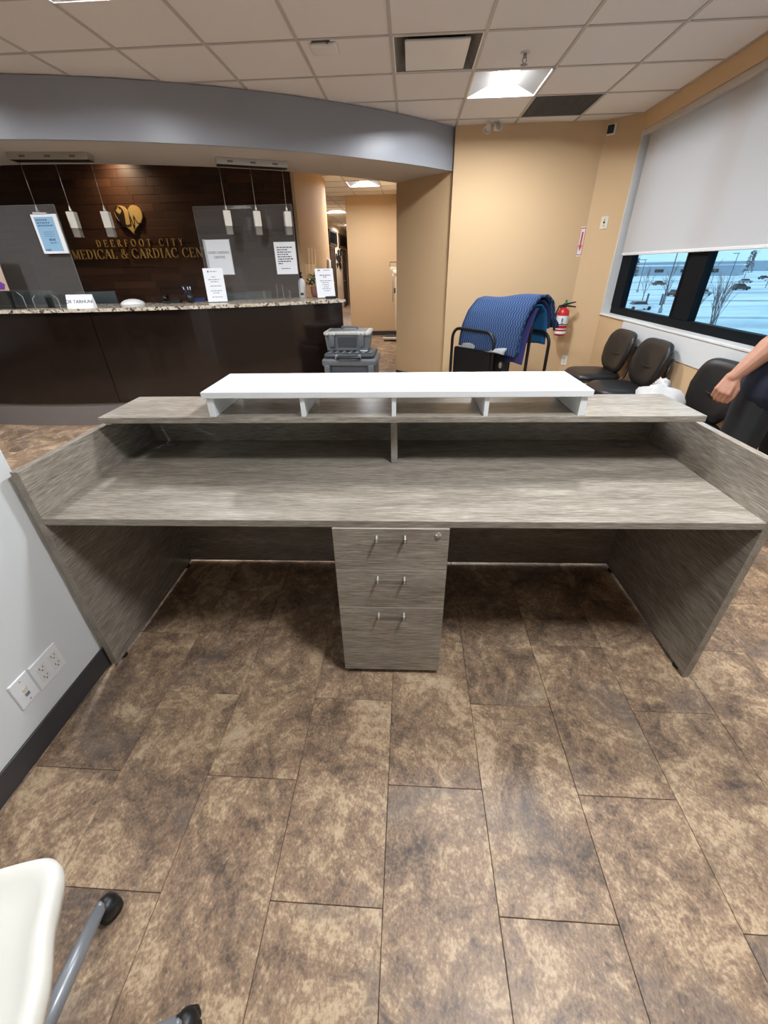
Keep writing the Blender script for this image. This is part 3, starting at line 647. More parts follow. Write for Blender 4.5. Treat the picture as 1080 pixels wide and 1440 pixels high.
n2 = sheet('paper_notice', 'white notice with bold black paragraph at the right end of the right shield', 'notice', (-1.325, 4.092, 1.413), .235, .302, .003)
mb = MB()
for k, wd_ in enumerate((.175, .115, .155, .12, .155, .17, .145, .05)): lines(mb, -.09, -.09 + wd_, .252 - k * .0215, .009, rn)
lines(mb, -.06, .04, .055, .006, rn); obj('printed_lines', mb, MT['ink'], n2)
p1 = thing('blue_poster', 'blue printed poster in a white clip frame on the left shield', 'poster', (-3.325, 3.298, 1.622), 0)
obj('backing', box(-.123, .123, 0, .012, 0, .305, .001), MT['plate'], p1)
obj('print', box(-.098, .085, -.0015, 0, .02, .285), MT['blue_paper'], p1)
mb = MB()
for z, a, b_, hh in ((.262, -.085, .03, .012), (.24, -.085, .04, .01), (.219, -.085, .065, .01), (.03, -.09, -.03, .012)): lines(mb, a, b_, z, hh, rn)
for k in range(3): lines(mb, -.05, .05, .17 - k * .016, .004, rn)
lines(mb, -.02, .04, .11, .018, rn); lines(mb, -.02, .05, .085, .008, rn)
obj('printed_lines', mb, MT['blue_ink'], p1, (0, -.002, 0))
obj('clear_edge', box(.124, .138, .002, .01, 0, .305), MT['clear'], p1)
obj('clip', box(-.08, .04, -.006, .014, .305, .318, .002), MT['acr_edge'], p1)
n3 = sheet('counter_sign', 'pale sign in a clear stand leaning beside the blue box on the counter', 'sign', (-2.035, 3.745, 1.169), .2, .315, .004, R(14), R(-6), 'paper')
mb = MB()
for z, a, b_ in ((.285, -.03, .04), (.235, -.02, .02), (.21, -.06, .06), (.19, -.04, .04), (.15, -.05, .06), (.105, -.055, .06), (.085, -.03, .03), (.045, -.05, .06)): lines(mb, a, b_, z, .006, rn)
obj('printed_lines', mb, MT['ink2'], n3); obj('printed_logo', box(-.055, -.043, -.0008, 0, .276, .292), MT['ink'], n3)
obj('stand', MB().box(-.101, .101, .0045, .0065, -.002, .318).box(-.101, .101, -.02, .06, -.0025, .0), MT['clear'], n3)
n4 = sheet('counter_sign', 'white printed sign leaning in front of the potted plant at the counter end', 'sign', (-.925, 4.2, 1.172), .212, .292, .004, R(26), R(-8), 'paper')
mb = MB()
for z, a, b_ in ((.225, -.055, .07), (.208, -.02, .03), (.17, -.06, .08), (.15, -.035, .05), (.128, -.035, .05), (.108, -.02, .035), (.09, -.04, .06), (.068, -.02, .05)): lines(mb, a, b_, z, .006 if z < .2 else .009, rn)
obj('printed_lines', mb, MT['ink2'], n4); obj('printed_logo', MB().box(-.075, -.045, -.0008, 0, .268, .28).box(-.005, .07, -.0008, 0, .272, .277), MT['dark_grille'], n4)
obj('stand', MB().box(-.107, .107, .0045, .0065, -.002, .294).box(-.107, .107, -.02, .07, -.0025, .0), MT['clear'], n4)
n5 = thing('name_card', 'small white DR TARHUNI card on the left of the counter', 'sign', (-3.165, 3.17, 1.163), R(5))
obj('card', MB().prism([(-.03, 0), (.04, 0), (.02, .118), (.012, .118)], -.125, .125, 'yz'), MT['paper'], n5)
obj('printed_text', text_mesh('DR TARHUNI', .044, .0004), MT['ink'], n5, (.0, -.0165, .045), (R(70), 0, 0))
def holder(lbl, x, y, rz, w_=.22, h_=.13):
    t = thing('brochure_holder', lbl, 'brochure holder', (x, y, 1.163), rz, 'clear brochure holders')
    h = w_ / 2
    obj('front_sheet', MB().prism([(-h, 0), (h, 0), (h, h_ * .72), (h * .7, h_), (-h * .7, h_), (-h, h_ * .72)], -.045, -.042, 'xz'), MT['clear'], t)
    obj('back_sheet', box(-h, h, .05, .053, 0, h_ * 1.35), MT['clear'], t)
    for s in (-1, 0, 1): obj('side_sheet', box(s * h - .0015, s * h + .0015, -.042, .05, 0, h_), MT['clear'], t)
    obj('tray', box(-h, h, -.045, .053, 0, .003), MT['clear'], t)
    for s in (-1, 1): obj('edge', MB().tube([(s * h, -.045, 0), (s * h, -.045, h_ * .72), (s * h * .7, -.045, h_)], .002, 5), MT['acr_edge'], t)
    return t
holder('clear brochure holder under the purple and teal flyer', -3.87, 3.2, 0, .3, .15)
holder('clear brochure holder beside the small white name card', -3.53, 3.235, 0, .26, .115)
fy = thing('flyer', 'purple and teal flyer standing at the left edge of the counter', 'flyer', (-4.0, 3.125, 1.164), 0)
fy.rotation_euler = (R(-4), 0, 0)
obj('card', box(-.19, .19, 0, .004, .16, .52), MT['tan_card'], fy)
obj('support', box(-.19, .19, .002, .004, 0, .16), MT['clear'], fy)
obj('teal_disc', MB().lathe([(.0, -.001), (.15, -.001), (.15, 0), (0, 0)], 28, (-.02, 0, .35), Matrix.Rotation(R(90), 4, 'X')), MT['teal_print'], fy)
obj('purple_band', MB().prism([(-.19, .17), (.15, .17), (.17, .215), (.11, .25), (.02, .21), (-.19, .21)], -.002, -.001, 'xz'), MT['purple'], fy)

# things behind and on the counter
def monitor(lbl, x, y, top, w_, h_, rz, scr='screen'):
    t = thing('computer_monitor', lbl, 'monitor', (x, y, .741), rz, 'computer monitors behind the counter')
    z1 = top - .741
    obj('casing', box(-w_ / 2, w_ / 2, -.02, .02, z1 - h_, z1, .008), MT['monitor'], t)
    obj('screen', box(-w_ / 2 + .015, w_ / 2 - .015, .0201, .0215, z1 - h_ + .02, z1 - .015), MT['screen'], t)
    obj('neck', box(-.03, .03, -.028, -.008, .012, z1 - h_ * .5), MT['black_plastic'], t)
    obj('foot', box(-.12, .12, -.09, .09, 0, .012, .004), MT['black_plastic'], t)
monitor('black monitor behind the purple flyer holder', -4.42, 4.1, 1.29, .5, .32, R(6))
monitor('black monitor behind the small white name card', -3.56, 4.0, 1.275, .42, .3, R(14))
monitor('grey monitor seen through the right shield', -1.97, 4.5, 1.235, .58, .36, R(20))
dm = tag(obj('bowl', MB().lathe([(.118, 0), (.12, .006), (.105, .025), (.07, .042), (.03, .05), (.0, .052)], 28), MT['plate'], None, (-2.92, 3.62, 1.163)), 'white upturned bowl on the counter below the lettering', 'bowl')
wbk = thing('wire_basket', 'small black wire basket on the counter left of the pen cup', 'basket', (-2.70, 3.74, 1.163))
mb = MB()
for z in (.004, .03, .055): mb.tube([(-.055, -.04, z), (.055, -.04, z), (.055, .04, z), (-.055, .04, z)], .002, 5, closed=True)
obj('hoops', mb, MT['black_plastic'], wbk); mb = MB()
for k in range(6): mb.tube([(-.055 + .022 * k, -.04, .002), (-.055 + .022 * k, -.04, .055)], .0015, 5).tube([(-.055 + .022 * k, .04, .002), (-.055 + .022 * k, .04, .055)], .0015, 5)
obj('uprights', mb, MT['black_plastic'], wbk)
hs = thing('phone', 'black desk phone lying on the counter between basket and pen cup', 'phone', (-2.54, 3.74, 1.163), R(15))
obj('base', MB().prism([(-.07, 0), (.08, 0), (.08, .045), (-.07, .018)], -.085, .085, 'yz'), MT['black_plastic'], hs)
obj('handset', MB().tube([(-.06, -.06, .045), (-.06, -.02, .06), (-.06, .03, .07), (-.06, .075, .065)], [.02, .013, .013, .02], 10), MT['black_plastic'], hs)
pc = thing('pen_cup', 'dark cup full of pens on the counter', 'pen cup', (-2.335, 3.74, 1.163))
obj('cup', MB().lathe([(.034, 0), (.038, .085), (.034, .085), (.031, .004)], 18), MT['black_plastic'], pc)
for k in range(7):
    a = k * .9; pn = thing('pen', 'pen standing in the dark pen cup', 'pen', (-2.335, 3.74, 1.17), 0, 'pens in the cup')
    m_ = (MT['plate'], MT['navy'], MT['black_plastic'])[k % 3]
    tip = Vector((.045 * math.cos(a) - .02, .03 * math.sin(a), .145 + .01 * (k % 3))); bs = Vector((.012 * math.cos(a), .012 * math.sin(a), .0))
    obj('barrel', MB().tube([bs, bs + (tip - bs) * .8], .0042, 7), MT['navy'] if k % 2 else MT['black_plastic'], pn); obj('cap', MB().tube([bs + (tip - bs) * .8, tip], .005, 7), m_, pn)
tag(obj('box', box(-.06, .06, -.03, .03, 0, .035, .003), MT['bluebox'], None, (-2.33, 3.95, 1.163), (0, 0, R(14))), 'small dark blue box on the counter beside the pale sign', 'box')
bt = thing('sanitizer_bottle', 'white pump sanitizer bottle on the counter by the passage wall', 'bottle', (-1.235, 4.33, 1.163))
obj('bottle', MB().lathe([(.036, 0), (.04, .006), (.04, .16), (.034, .185), (.015, .2), (.013, .205)], 20), MT['plate'], bt)
obj('pump', MB().lathe([(.015, .205), (.016, .225), (.006, .228), (.005, .25), (.014, .252), (.014, .265), (.002, .268)], 12).tube([(0, 0, .258), (-.045, -.01, .256), (-.05, -.01, .248)], .005, 7), MT['black_plastic'], bt)
obj('label', box(-.012, .02, -.0415, -.039, .03, .055), MT['slot'], bt)
pt = thing('potted_plant', 'small dark green plant in a mauve pot behind the white counter sign', 'plant', (-1.10, 4.43, 1.163))
obj('pot', MB().lathe([(.036, 0), (.05, .03), (.055, .115), (.05, .115), (.044, .1)], 20), MT['pot'], pt)
rp2 = random.Random(11); mb = MB(); mb2 = MB()
for k in range(110):
    a, e = rp2.uniform(0, 6.28), rp2.uniform(.1, 1.4); r_ = rp2.uniform(.04, .1)
    c = Vector((math.cos(a) * math.cos(e) * r_ * .9 - .015, math.sin(a) * math.cos(e) * r_ * .9, .12 + math.sin(e) * r_ * 1.25))
    d_ = Vector((rp2.uniform(-1, 1), rp2.uniform(-1, 1), rp2.uniform(-.3, 1))).normalized(); sd = d_.orthogonal().normalized() * .009; L_ = d_ * .036
    mb.add([c, c + L_ * .5 + sd, c + L_, c + L_ * .5 - sd], [(0, 1, 2, 3)])
lf = obj('foliage', mb, MT['leaf'], pt); lf['kind'] = 'stuff'
for p in ((.03, -.06, .15), (-.05, -.04, .19), (.0, -.02, .215)): obj('flower', MB().blob(p, (.014, .012, .012), 8, 6), MT['flower'], pt)
tag(obj('stapler', box(-.065, .065, -.014, .014, 0, .025, .007), MT['black_plastic'], None, (-.865, 4.135, 1.163), (0, 0, R(28))), 'black stapler at the foot of the white counter sign', 'stapler')
cu_ = thing('brochure_stand', 'small clear plastic brochure stand seen through the right shield', 'stand', (-1.56, 4.52, .741), R(20))
obj('upright', MB().prism([(-.05, 0), (.05, 0), (.035, .56), (-.035, .56)], .0, .003, 'xz'), MT['clear'], cu_)
obj('edge', MB().tube([(-.05, 0, 0), (-.035, 0, .56), (.035, 0, .56), (.05, 0, 0)], .0025, 5), MT['acr_edge'], cu_)
obj('foot', box(-.07, .07, -.05, .05, 0, .004), MT['clear'], cu_)

# ------------------------------------------------------------------ ceiling and wall fittings
df = thing('air_diffuser', 'square white plaque air diffuser in the ceiling left of the bright troffer', 'air vent', (GX + .5 * P, GY - .5 * P, H))
obj('frame', MB().box(-.3, .3, -.3, -.285, -.004, .004).box(-.3, .3, .285, .3, -.004, .004).box(-.3, -.285, -.3, .3, -.004, .004).box(.285, .3, -.3, .3, -.004, .004), MT['white_metal'], df)
mb = MB()
for (ax, ay), (bx, by) in zip(((-1, -1), (1, -1), (1, 1), (-1, 1)), ((1, -1), (1, 1), (-1, 1), (-1, -1))):
    mb.add([(ax * .286, ay * .286, 0), (bx * .286, by * .286, 0), (bx * .2, by * .2, .09), (ax * .2, ay * .2, .09)], [(0, 1, 2, 3)])
obj('throat', mb, MT['dark_grille'], df)
obj('plaque', box(-.215, .215, -.235, .235, -.012, .002, .004), MT['white_metal'], df)
obj('duct', box(-.2, .2, -.2, .2, .089, .1), MT['void'], df)
gr = thing('return_air_grille', 'dark grey square return air grille in the ceiling by the beige wall', 'air vent', (GX + 2.5 * P, GY + 1.5 * P, H))
obj('frame', MB().box(-.3, .3, -.3, -.288, -.004, .004).box(-.3, .3, .288, .3, -.004, .004).box(-.3, -.288, -.3, .3, -.004, .004).box(.288, .3, -.3, .3, -.004, .004), MT['dark_grille'], gr)
mb = MB()
for k in range(23): mb.box(-.288, .288, -.286 + k * .026, -.284 + k * .026, -.003, .012).box(-.286 + k * .026, -.284 + k * .026, -.288, .288, -.003, .012)
g_ = obj('egg_crate', mb, MT['dark_grille'], gr); g_['kind'] = 'stuff'
obj('plenum', box(-.288, .288, -.288, .288, .02, .03), MT['dark_grille'], gr)
sk = thing('sprinkler_head', 'small chrome sprinkler head in the ceiling before the bright troffer', 'sprinkler', (.822, 3.02, H))
obj('escutcheon', MB().lathe([(.03, -.006), (.034, 0), (.034, .001), (.01, .002)], 20), MT['steel'], sk)
obj('body', MB().lathe([(.011, -.03), (.012, -.006), (.008, 0)], 12).tube([(-.012, 0, -.028), (-.014, 0, -.045), (0, 0, -.06), (.014, 0, -.045), (.012, 0, -.028)], .003, 6), MT['grey_metal'], sk)
obj('deflector', MB().lathe([(.0, -.066), (.024, -.066), (.024, -.063), (0, -.062)], 16), MT['grey_metal'], sk)
ad = thing('access_point', 'flat cream ceiling access point with a dark clip left of the air diffuser', 'ceiling device', (-.555, 2.80, H))
obj('casing', box(-.09, .09, -.075, .075, -.022, 0, .01), MT['white_metal'], ad)
obj('clip', MB().box(-.07, .05, -.1, -.088, -.008, 0, .002).box(.025, .033, -.115, -.075, -.012, 0, .002), MT['slot'], ad)
obj('status_light', MB().lathe([(0, -.0235), (.006, -.0235), (.006, -.022), (0, -.0215)], 10, (-.06, .055, 0)), MT['paper'], ad)
em = thing('emergency_light', 'twin white emergency spot heads under the ceiling at the beige wall', 'emergency light', (.865, 4.60, H))
obj('plate', MB().lathe([(.055, -.012), (.06, 0), (.058, .0), (.0, .0)], 24), MT['white_metal'], em)
for s, yaw, tl in ((-1, R(-35), R(150)), (1, R(25), R(78))):
    M_ = Matrix.Translation((s * .045, -.01, -.055)) @ Matrix.Rotation(yaw, 4, 'Z') @ Matrix.Rotation(tl, 4, 'X')
    hd = obj('lamp_head', MB().lathe([(.012, -.045), (.02, -.03), (.038, .015), (.042, .03), (.038, .032), (.034, .022)], 20, (0, 0, 0), M_), MT['white_metal'], em)
    obj('lens', MB().lathe([(.0, .02), (.034, .02), (.034, .026), (.0, .028)], 18, (0, 0, 0), M_), MT['steel'], hd)
    obj('arm', MB().tube([(s * .02, 0, -.008), (s * .04, -.005, -.03), (s * .045, -.01, -.05)], .007, 8), MT['white_metal'], em)
colr = math.atan2(-.26, .295)   # the column face turns with the corner
def on_column(name, lbl, cat, u, z):
    t_ = thing(name, lbl, cat, (2.05 + .295 * u - .001, 4.73 - .26 * u - .001, z), colr); return t_
cb = on_column('motion_sensor', 'small black sensor on white backing high on the column', 'sensor', .2, 2.655)
obj('backing', box(-.042, .042, -.012, .0, -.045, .045, .004), MT['plate'], cb); obj('eye', box(-.033, .03, -.04, -.012, -.035, .035, .008), MT['black_plastic'], cb)
ls = on_column('light_switch', 'cream wall plate with dark switch on the column beside the window', 'switch', .52, 1.855)
obj('plate', box(-.04, .04, -.006, 0, -.06, .06, .003), MT['ivory'], ls); obj('toggle', box(-.008, .008, -.016, -.006, -.006, .012, .002), MT['slot'], ls)
for z in (-.03, .028): obj('screw', MB().lathe([(0, 0), (.005, 0), (.005, .002), (0, .002)], 8, (0, -.006, z), Matrix.Rotation(R(90), 4, 'X')), MT['slot'], ls)
ol = thing('wall_outlet', 'white outlet plate low on the beige wall by the black chairs', 'outlet', (2.10, 4.685, .372), colr)
obj('plate', box(-.037, .037, -.006, 0, -.06, .06, .003), MT['plate'], ol)
for z in (.022, -.022): obj('socket', MB().box(-.017, .017, -.008, -.006, z - .014, z + .014, .002).box(-.009, -.006, -.009, -.008, z - .004, z + .007).box(.005, .008, -.009, -.008, z - .004, z + .006), MT['ivory'], ol)
ar = thing('arrow_sign', 'narrow red and white arrow sign on the wall above the fire extinguisher', 'sign', (2.035, 4.719, 1.54), 0)
obj('plate', box(-.033, .022, -.003, 0, 0, .29), MT['paper'], ar)
obj('arrow', MB().prism([(-.016, .11), (.004, .11), (.004, .24), (-.016, .24)], -.0045, -.003, 'xz').prism([(-.028, .11), (-.006, .05), (.017, .11)], -.0045, -.003, 'xz'), MT['redprint'], ar)
obj('border', MB().box(-.033, .022, -.0045, -.003, .27, .28).box(-.033, .022, -.0045, -.003, .012, .02).box(-.033, -.029, -.0045, -.003, .012, .28).box(.018, .022, -.0045, -.003, .012, .28), MT['redprint'], ar)
fe = thing('fire_extinguisher', 'red fire extinguisher hung on the beige wall', 'fire extinguisher', (1.945, 4.60, .69))
obj('cylinder', MB().lathe([(.062, 0), (.07, .012), (.07, .25), (.06, .285), (.03, .305), (.022, .32)], 26), MT['red'], fe)
obj('label', MB().lathe([(.0705, .07), (.0708, .072), (.0708, .225), (.0705, .227)], 26), MT['label'], fe)
obj('red_label_band', MB().lathe([(.0712, .085), (.0714, .086), (.0714, .118), (.0712, .119)], 26), MT['red'], fe)
obj('label_print', MB().box(-.03, -.012, -.0725, -.069, .16, .2).box(-.03, -.005, -.0725, -.069, .13, .15), MT['ink2'], fe)
obj('white_band', MB().lathe([(.0705, .02), (.0708, .022), (.0708, .05), (.0705, .052)], 26), MT['label'], fe)
obj('valve', MB().lathe([(.022, .32), (.024, .33), (.02, .36), (.012, .365)], 14), MT['black_plastic'], fe)
obj('handle', MB().tube([(0, -.005, .352), (.05, -.02, .362), (.115, -.03, .378)], [.012, .01, .007], 8).tube([(0, -.005, .338), (.06, -.02, .33), (.125, -.03, .322)], [.012, .009, .007], 8), MT['black_plastic'], fe)
obj('hose', MB().tube([(-.015, -.01, .345), (-.07, -.02, .335), (-.092, -.02, .27), (-.09, -.02, .15), (-.086, -.02, .06)], [.008, .009, .009, .009, .012], 8), MT['rubber'], fe)
obj('tag', box(-.012, .014, -.03, -.026, .36, .4), MT['green'], fe)
obj('strap', MB().lathe([(.072, .125), (.073, .127), (.073, .133), (.072, .135)], 24), MT['black_plastic'], fe)
obj('wall_hook', box(-.02, .02, .02, .12, .3, .33, .003), MT['black_plastic'], fe)
# outlets on the white partition (local x runs along the wall)
pw = thing('wall_outlet', 'white double outlet plate on the left white wall', 'outlet', (-1.24, -.222, .252), R(90))
obj('plate', box(-.06, .06, -.007, 0, -.0575, .0575, .003), MT['plate'], pw)
for x in (-.027, .027):
    f_ = obj('insert', box(x - .017, x + .017, -.0095, -.007, -.036, .036, .0015), MT['white_metal'], pw)
    for z in (-.019, .019):
        obj('slot', MB().box(x - .008, x - .006, -.0102, -.0095, z - .001, z + .009).box(x + .006, x + .008, -.0102, -.0095, z - .001, z + .007).lathe([(0, 0), (.0026, 0), (.0026, .0007), (0, .0007)], 8, (x, -.0095, z - .008), Matrix.Rotation(R(90), 4, 'X')), MT['slot'], f_)
dp = thing('data_plate', 'white data jack plate beside the double outlet on the left white wall', 'wall plate', (-1.24, -.325, .258), R(90))
obj('plate', box(-.037, .037, -.007, 0, -.0575, .0575, .003), MT['plate'], dp)
obj('jack', MB().box(-.009, .009, -.009, -.007, -.004, .016, .001).box(-.006, .006, -.0098, -.009, .0, .01), MT['ivory'], dp); obj('jack', box(-.008, .008, -.0098, -.007, -.024, -.009, .001), MT['grey_metal'], dp)
for z in (-.042, .042): obj('screw', MB().lathe([(0, 0), (.003, 0), (.003, .001), (0, .001)], 8, (0, -.007, z), Matrix.Rotation(R(90), 4, 'X')), MT['grey_metal'], dp)
it = thing('door_phone', 'small white intercom on the beige passage wall', 'intercom', (-1.5, 7.75, 1.5), R(90))
obj('casing', box(-.1, .1, -.04, 0, -.1, .1, .01), MT['plate'], it); obj('cord', MB().tube([(.02, -.02, -.1), (.03, -.02, -.15), (.0, -.02, -.19)], .008, 6), MT['plate'], it)
wh = thing('wall_brochure_rack', 'clear plastic rack on the beige passage wall above the sanitizer', 'rack', (-1.5, 6.1, 1.42), R(90))
for k in range(3): obj('pocket', MB().prism([(-.32 + k * .23, 0), (-.16 + k * .23, 0), (-.1 + k * .23, .3), (-.2 + k * .23, .3)], -.05, -.046, 'xz'), MT['clear'], wh)
obj('back_sheet', box(-.36, .36, -.006, 0, -.04, .1), MT['clear'], wh)

# ------------------------------------------------------------------ passage: scale, corridor doors
scl = thing('physician_scale', 'cream upright medical scale at the end of the passage', 'scale', (-.32, 9.35, 0), R(-10))
obj('platform', MB().box(-.17, .17, -.45, .02, .03, .085, .012), MT['cream'], scl); obj('mat', box(-.15, .15, -.42, -.02, .0852, .089), MT['slot'], scl)
for x in (-.13, .13):
    for y in (-.4, -.02): obj('caster', MB().lathe([(.02, 0), (.022, .015), (.02, .031)], 10, (x, y, 0)), MT['rubber'], scl)
obj('column', box(.03, .08, .0, .05, .085, 1.4, .006), MT['cream'], scl); obj('column_foot', box(.01, .1, -.02, .07, .085, .17, .008), MT['slot'], scl)
obj('beam_head', MB().box(-.02, .1, -.03, .06, 1.32, 1.4, .01).box(-.08, .14, -.02, .0, 1.4, 1.46, .004), MT['cream'], scl)
obj('beam', MB().tube([(-.09, -.02, 1.47), (-.09, -.02, 1.55), (.14, -.02, 1.55), (.14, -.02, 1.45)], .008, 6), MT['slot'], scl); obj('poise', box(.06, .12, -.04, -.01, 1.44, 1.5, .004), MT['black_plastic'], scl)
obj('height_rod', MB().tube([(-.03, .02, .78), (-.03, .02, 1.4)], .008, 6), MT['grey_metal'], scl); obj('rod_clip', box(-.005, .035, .0, .04, .95, 1.05), MT['slot'], scl)
for n_, (y0, y1) in enumerate(((15.5, 16.4), (18.3, 19.3), (21.2, 22.0))):
    d_ = thing('door_%d' % (n_ + 1), 'x', 'x'); del d_['label']; del d_['category']; d_['kind'] = 'structure'
    obj('leaf', box(-2.75, -2.74, y0, y1, 0, 2.03), MT['wood_dark'], d_)
    obj('door_frame', MB().box(-2.75, -2.72, y0 - .07, y0, 0, 2.1).box(-2.75, -2.72, y1, y1 + .07, 0, 2.1).box(-2.75, -2.72, y0 - .07, y1 + .07, 2.03, 2.1), MT['wood_dark'], d_)
    obj('handle', MB().tube([(-2.74, y0 + .08, 1.0), (-2.69, y0 + .08, 1.0), (-2.69, y0 + .2, 1.0)], .012, 8), MT['steel'], d_)
for n_, (y0, y1) in enumerate(((15.4, 17.1), (17.6, 20.0), (20.5, 22.3))):
    d_ = thing('window_%d' % (n_ + 2), 'x', 'x'); del d_['label']; del d_['category']; d_['kind'] = 'structure'
    obj('window_frame', MB().box(-2.75, -2.71, y0, y1, 2.14, 2.2).box(-2.75, -2.71, y0, y1, 2.53, 2.59).box(-2.75, -2.71, y0, y0 + .07, 2.14, 2.59).box(-2.75, -2.71, y1 - .07, y1, 2.14, 2.59), MT['wood_dark'], d_)
    obj('pane', box(-2.742, -2.735, y0 + .07, y1 - .07, 2.2, 2.53), MT['screen'], d_)
wd = thing('wall_decor', 'cluster of black square ornaments on the corridor wall between doors', 'wall art', (-2.75, 17.45, 1.72), R(90))
for x, z, s_ in ((-.6, .1, .12), (-.35, .05, .1), (-.1, .22, .14), (-.12, -.1, .12), (.1, -.22, .12), (.3, .02, .11), (.45, .25, .14), (.32, -.2, .13), (-.55, -.18, .1), (.05, .06, .1)): obj('square', box(x - s_, x + s_, -.03, 0, z - s_ * .75, z + s_ * .75, .005), MT['black_plastic'], wd)
fc = thing('fire_cabinet', 'red box on the far corridor wall', 'cabinet', (-2.75, 20.7, 1.5), R(90))
obj('body', box(-.35, .35, -.12, 0, -.22, .22, .01), MT['red'], fc); obj('front_label', box(-.2, .2, -.124, -.12, -.05, .08), MT['label'], fc)

# ------------------------------------------------------------------ stacked tool cases
tb = thing('tool_case', 'lower charcoal rolling tool case behind the white shelf', 'tool case', (-.57, 3.48, 0), R(-2), 'stacked tool cases')
obj('body', box(-.27, .27, -.2, .2, .07, .64, .025), MT['tooldark'], tb)
obj('rim', box(-.285, .285, -.215, .215, .58, .655, .02), MT['toolgrey'], tb)
obj('lid', box(-.262, .262, -.19, .19, .655, .705, .02), MT['tooldark'], tb)
for k in range(7): obj('lid_rib', box(-.22 + k * .07, -.185 + k * .07, -.18, -.02, .704, .714, .004), MT['toolgrey'], tb)
obj('front_handle', MB().tube([(-.12, -.2, .66), (-.12, -.235, .672), (.12, -.235, .672), (.12, -.2, .66)], .012, 8), MT['black_plastic'], tb)
for x in (-.125, .115): obj('handle_bracket', box(x - .014, x + .014, -.225, -.19, .655, .70, .004), MT['grey_metal'], tb)
for x in (-.23, .23): obj('latch', box(x - .03, x + .03, -.228, -.2, .49, .6, .006), MT['toolgrey'], tb)
obj('label', box(.1, .18, -.09, -.04, .7145, .7155), MT['toollabel'], tb)
for x in (-.22, .22): obj('wheel', MB().lathe([(.02, -.02), (.068, -.02), (.07, 0), (.068, .02), (.02, .02)], 20, (x, .17, .07), Matrix.Rotation(R(90), 4, 'Y')), MT['rubber'], tb)
for x in (-.22, .22): obj('foot', box(x - .03, x + .03, -.18, -.12, 0, .072, .004), MT['rubber'], tb)
tt = thing('tool_case', 'upper grey organizer tool case with pale ribbed lid behind the white shelf', 'tool case', (-.60, 3.56, .7165), R(-2), 'stacked tool cases')
obj('body', MB().prism([(-.215, 0), (.215, 0), (.235, .145), (-.235, .145)], -.13, .15, 'xz'), MT['toolgrey'], tt)
obj('lid', box(-.245, .245, -.145, .165, .145, .182, .014), MT['toolpale'], tt)
for x in (-.21, -.17, -.13, .13, .17, .21): obj('lid_stud', box(x - .012, x + .012, -.158, -.13, .148, .166, .004), MT['toolpale'], tt)
obj('lid_panel', box(-.2, .2, -.1, .12, .1815, .186, .002), MT['toolgrey'], tt)
for x in (-.16, .15): obj('latch', box(x - .028, x + .028, -.152, -.128, .035, .15, .005), MT['toolgrey'], tt)
obj('front_recess', box(-.1, .1, -.134, -.129, .03, .13, .002), MT['tooldark'], tt)
obj('carry_handle', MB().tube([(-.09, .06, .182), (-.08, .06, .206), (.08, .06, .206), (.09, .06, .182)], .011, 8), MT['toolgrey'], tt)

# ------------------------------------------------------------------ moving cart with blankets
ct = thing('moving_cart', 'black tubular hoop cart carrying blue moving blankets by the beige wall', 'cart', (0, 0, 0))
Da = Vector((.336, -.459, 0)).normalized(); Na = Vector((-Da.y, Da.x, 0))
def hoop(L0, L1, top, z0, rad=.11, tr=.0165):
    L0, L1 = Vector(L0), Vector(L1); d_ = (L1 - L0).normalized(); pts = [L0 + Vector((0, 0, z0)), L0 + Vector((0, 0, (z0 + top) / 2)), L0 + Vector((0, 0, top - rad))]
    for k in range(1, 7): a = R(15 * k); pts.append(L0 + d_ * rad * (1 - math.cos(a)) + Vector((0, 0, top - rad + rad * math.sin(a))))
    for k in range(0, 7): a = R(90 - 15 * k); pts.append(L1 - d_ * rad * (1 - math.cos(a)) + Vector((0, 0, top - rad + rad * math.sin(a))))
    pts += [L1 + Vector((0, 0, (z0 + top) / 2)), L1 + Vector((0, 0, z0))]
    return MB().tube(pts, tr, 12)
obj('hoop', hoop((.53, 3.88, 0), (.905, 3.37, 0), .875, .2), MT['tube'], ct)
obj('hoop', hoop((1.09, 3.90, 0), (1.46, 3.40, 0), .875, .2), MT['tube'], ct)
obj('tall_hoop', hoop((.95, 3.86, 0), (1.262, 3.40, 0), 1.075, .2, .14), MT['tube'], ct)
cd = [Vector((.53, 3.88, 0)), Vector((.905, 3.37, 0)), Vector((1.46, 3.40, 0)), Vector((1.09, 3.91, 0))]
obj('platform', MB().prism([(p.x, p.y) for p in cd], .17, .21), MT['tube'], ct)
for p in cd:
    q = p + (Vector((.996, 3.64, 0)) - p) * .1
    cs_ = obj('caster', MB().lathe([(.015, -.018), (.058, -.018), (.06, 0), (.058, .018), (.015, .018)], 18, (q.x, q.y, .06), Matrix.Rotation(R(90), 4, 'Y')), MT['rubber'], ct)
    obj('fork', MB().box(q.x - .03, q.x - .022, q.y - .02, q.y + .02, .05, .17).box(q.x + .022, q.x + .03, q.y - .02, q.y + .02, .05, .17), MT['grey_metal'], cs_)
def slab_on(a, b_, z0, z1, th, rad):
    """upright rounded panel between two floor points"""
    a, b_ = Vector(a), Vector(b_); L_ = (b_ - a).length; d_ = (b_ - a) / L_; n_ = Vector((-d_.y, d_.x, 0)); pts = []
    for cx_, cz_, a0 in ((L_ - rad, z1 - rad, 0), (rad, z1 - rad, 90)):
        for k in range(6): an = R(a0 + 18 * k); pts.append((cx_ + rad * math.cos(an), cz_ + rad * math.sin(an)))
    pts += [(0, z0), (L_, z0)]
    M_ = Matrix(((d_.x, n_.x, 0, a.x), (d_.y, n_.y, 0, a.y), (0, 0, 1, 0), (0, 0, 0, 1)))
    return MB().prism(pts, 0, th, 'xz', M_)
obj('side_panel', slab_on((.555, 3.845, 0), (.885, 3.398, 0), .21, .69, .02, .03), MT['vinyl'], ct)
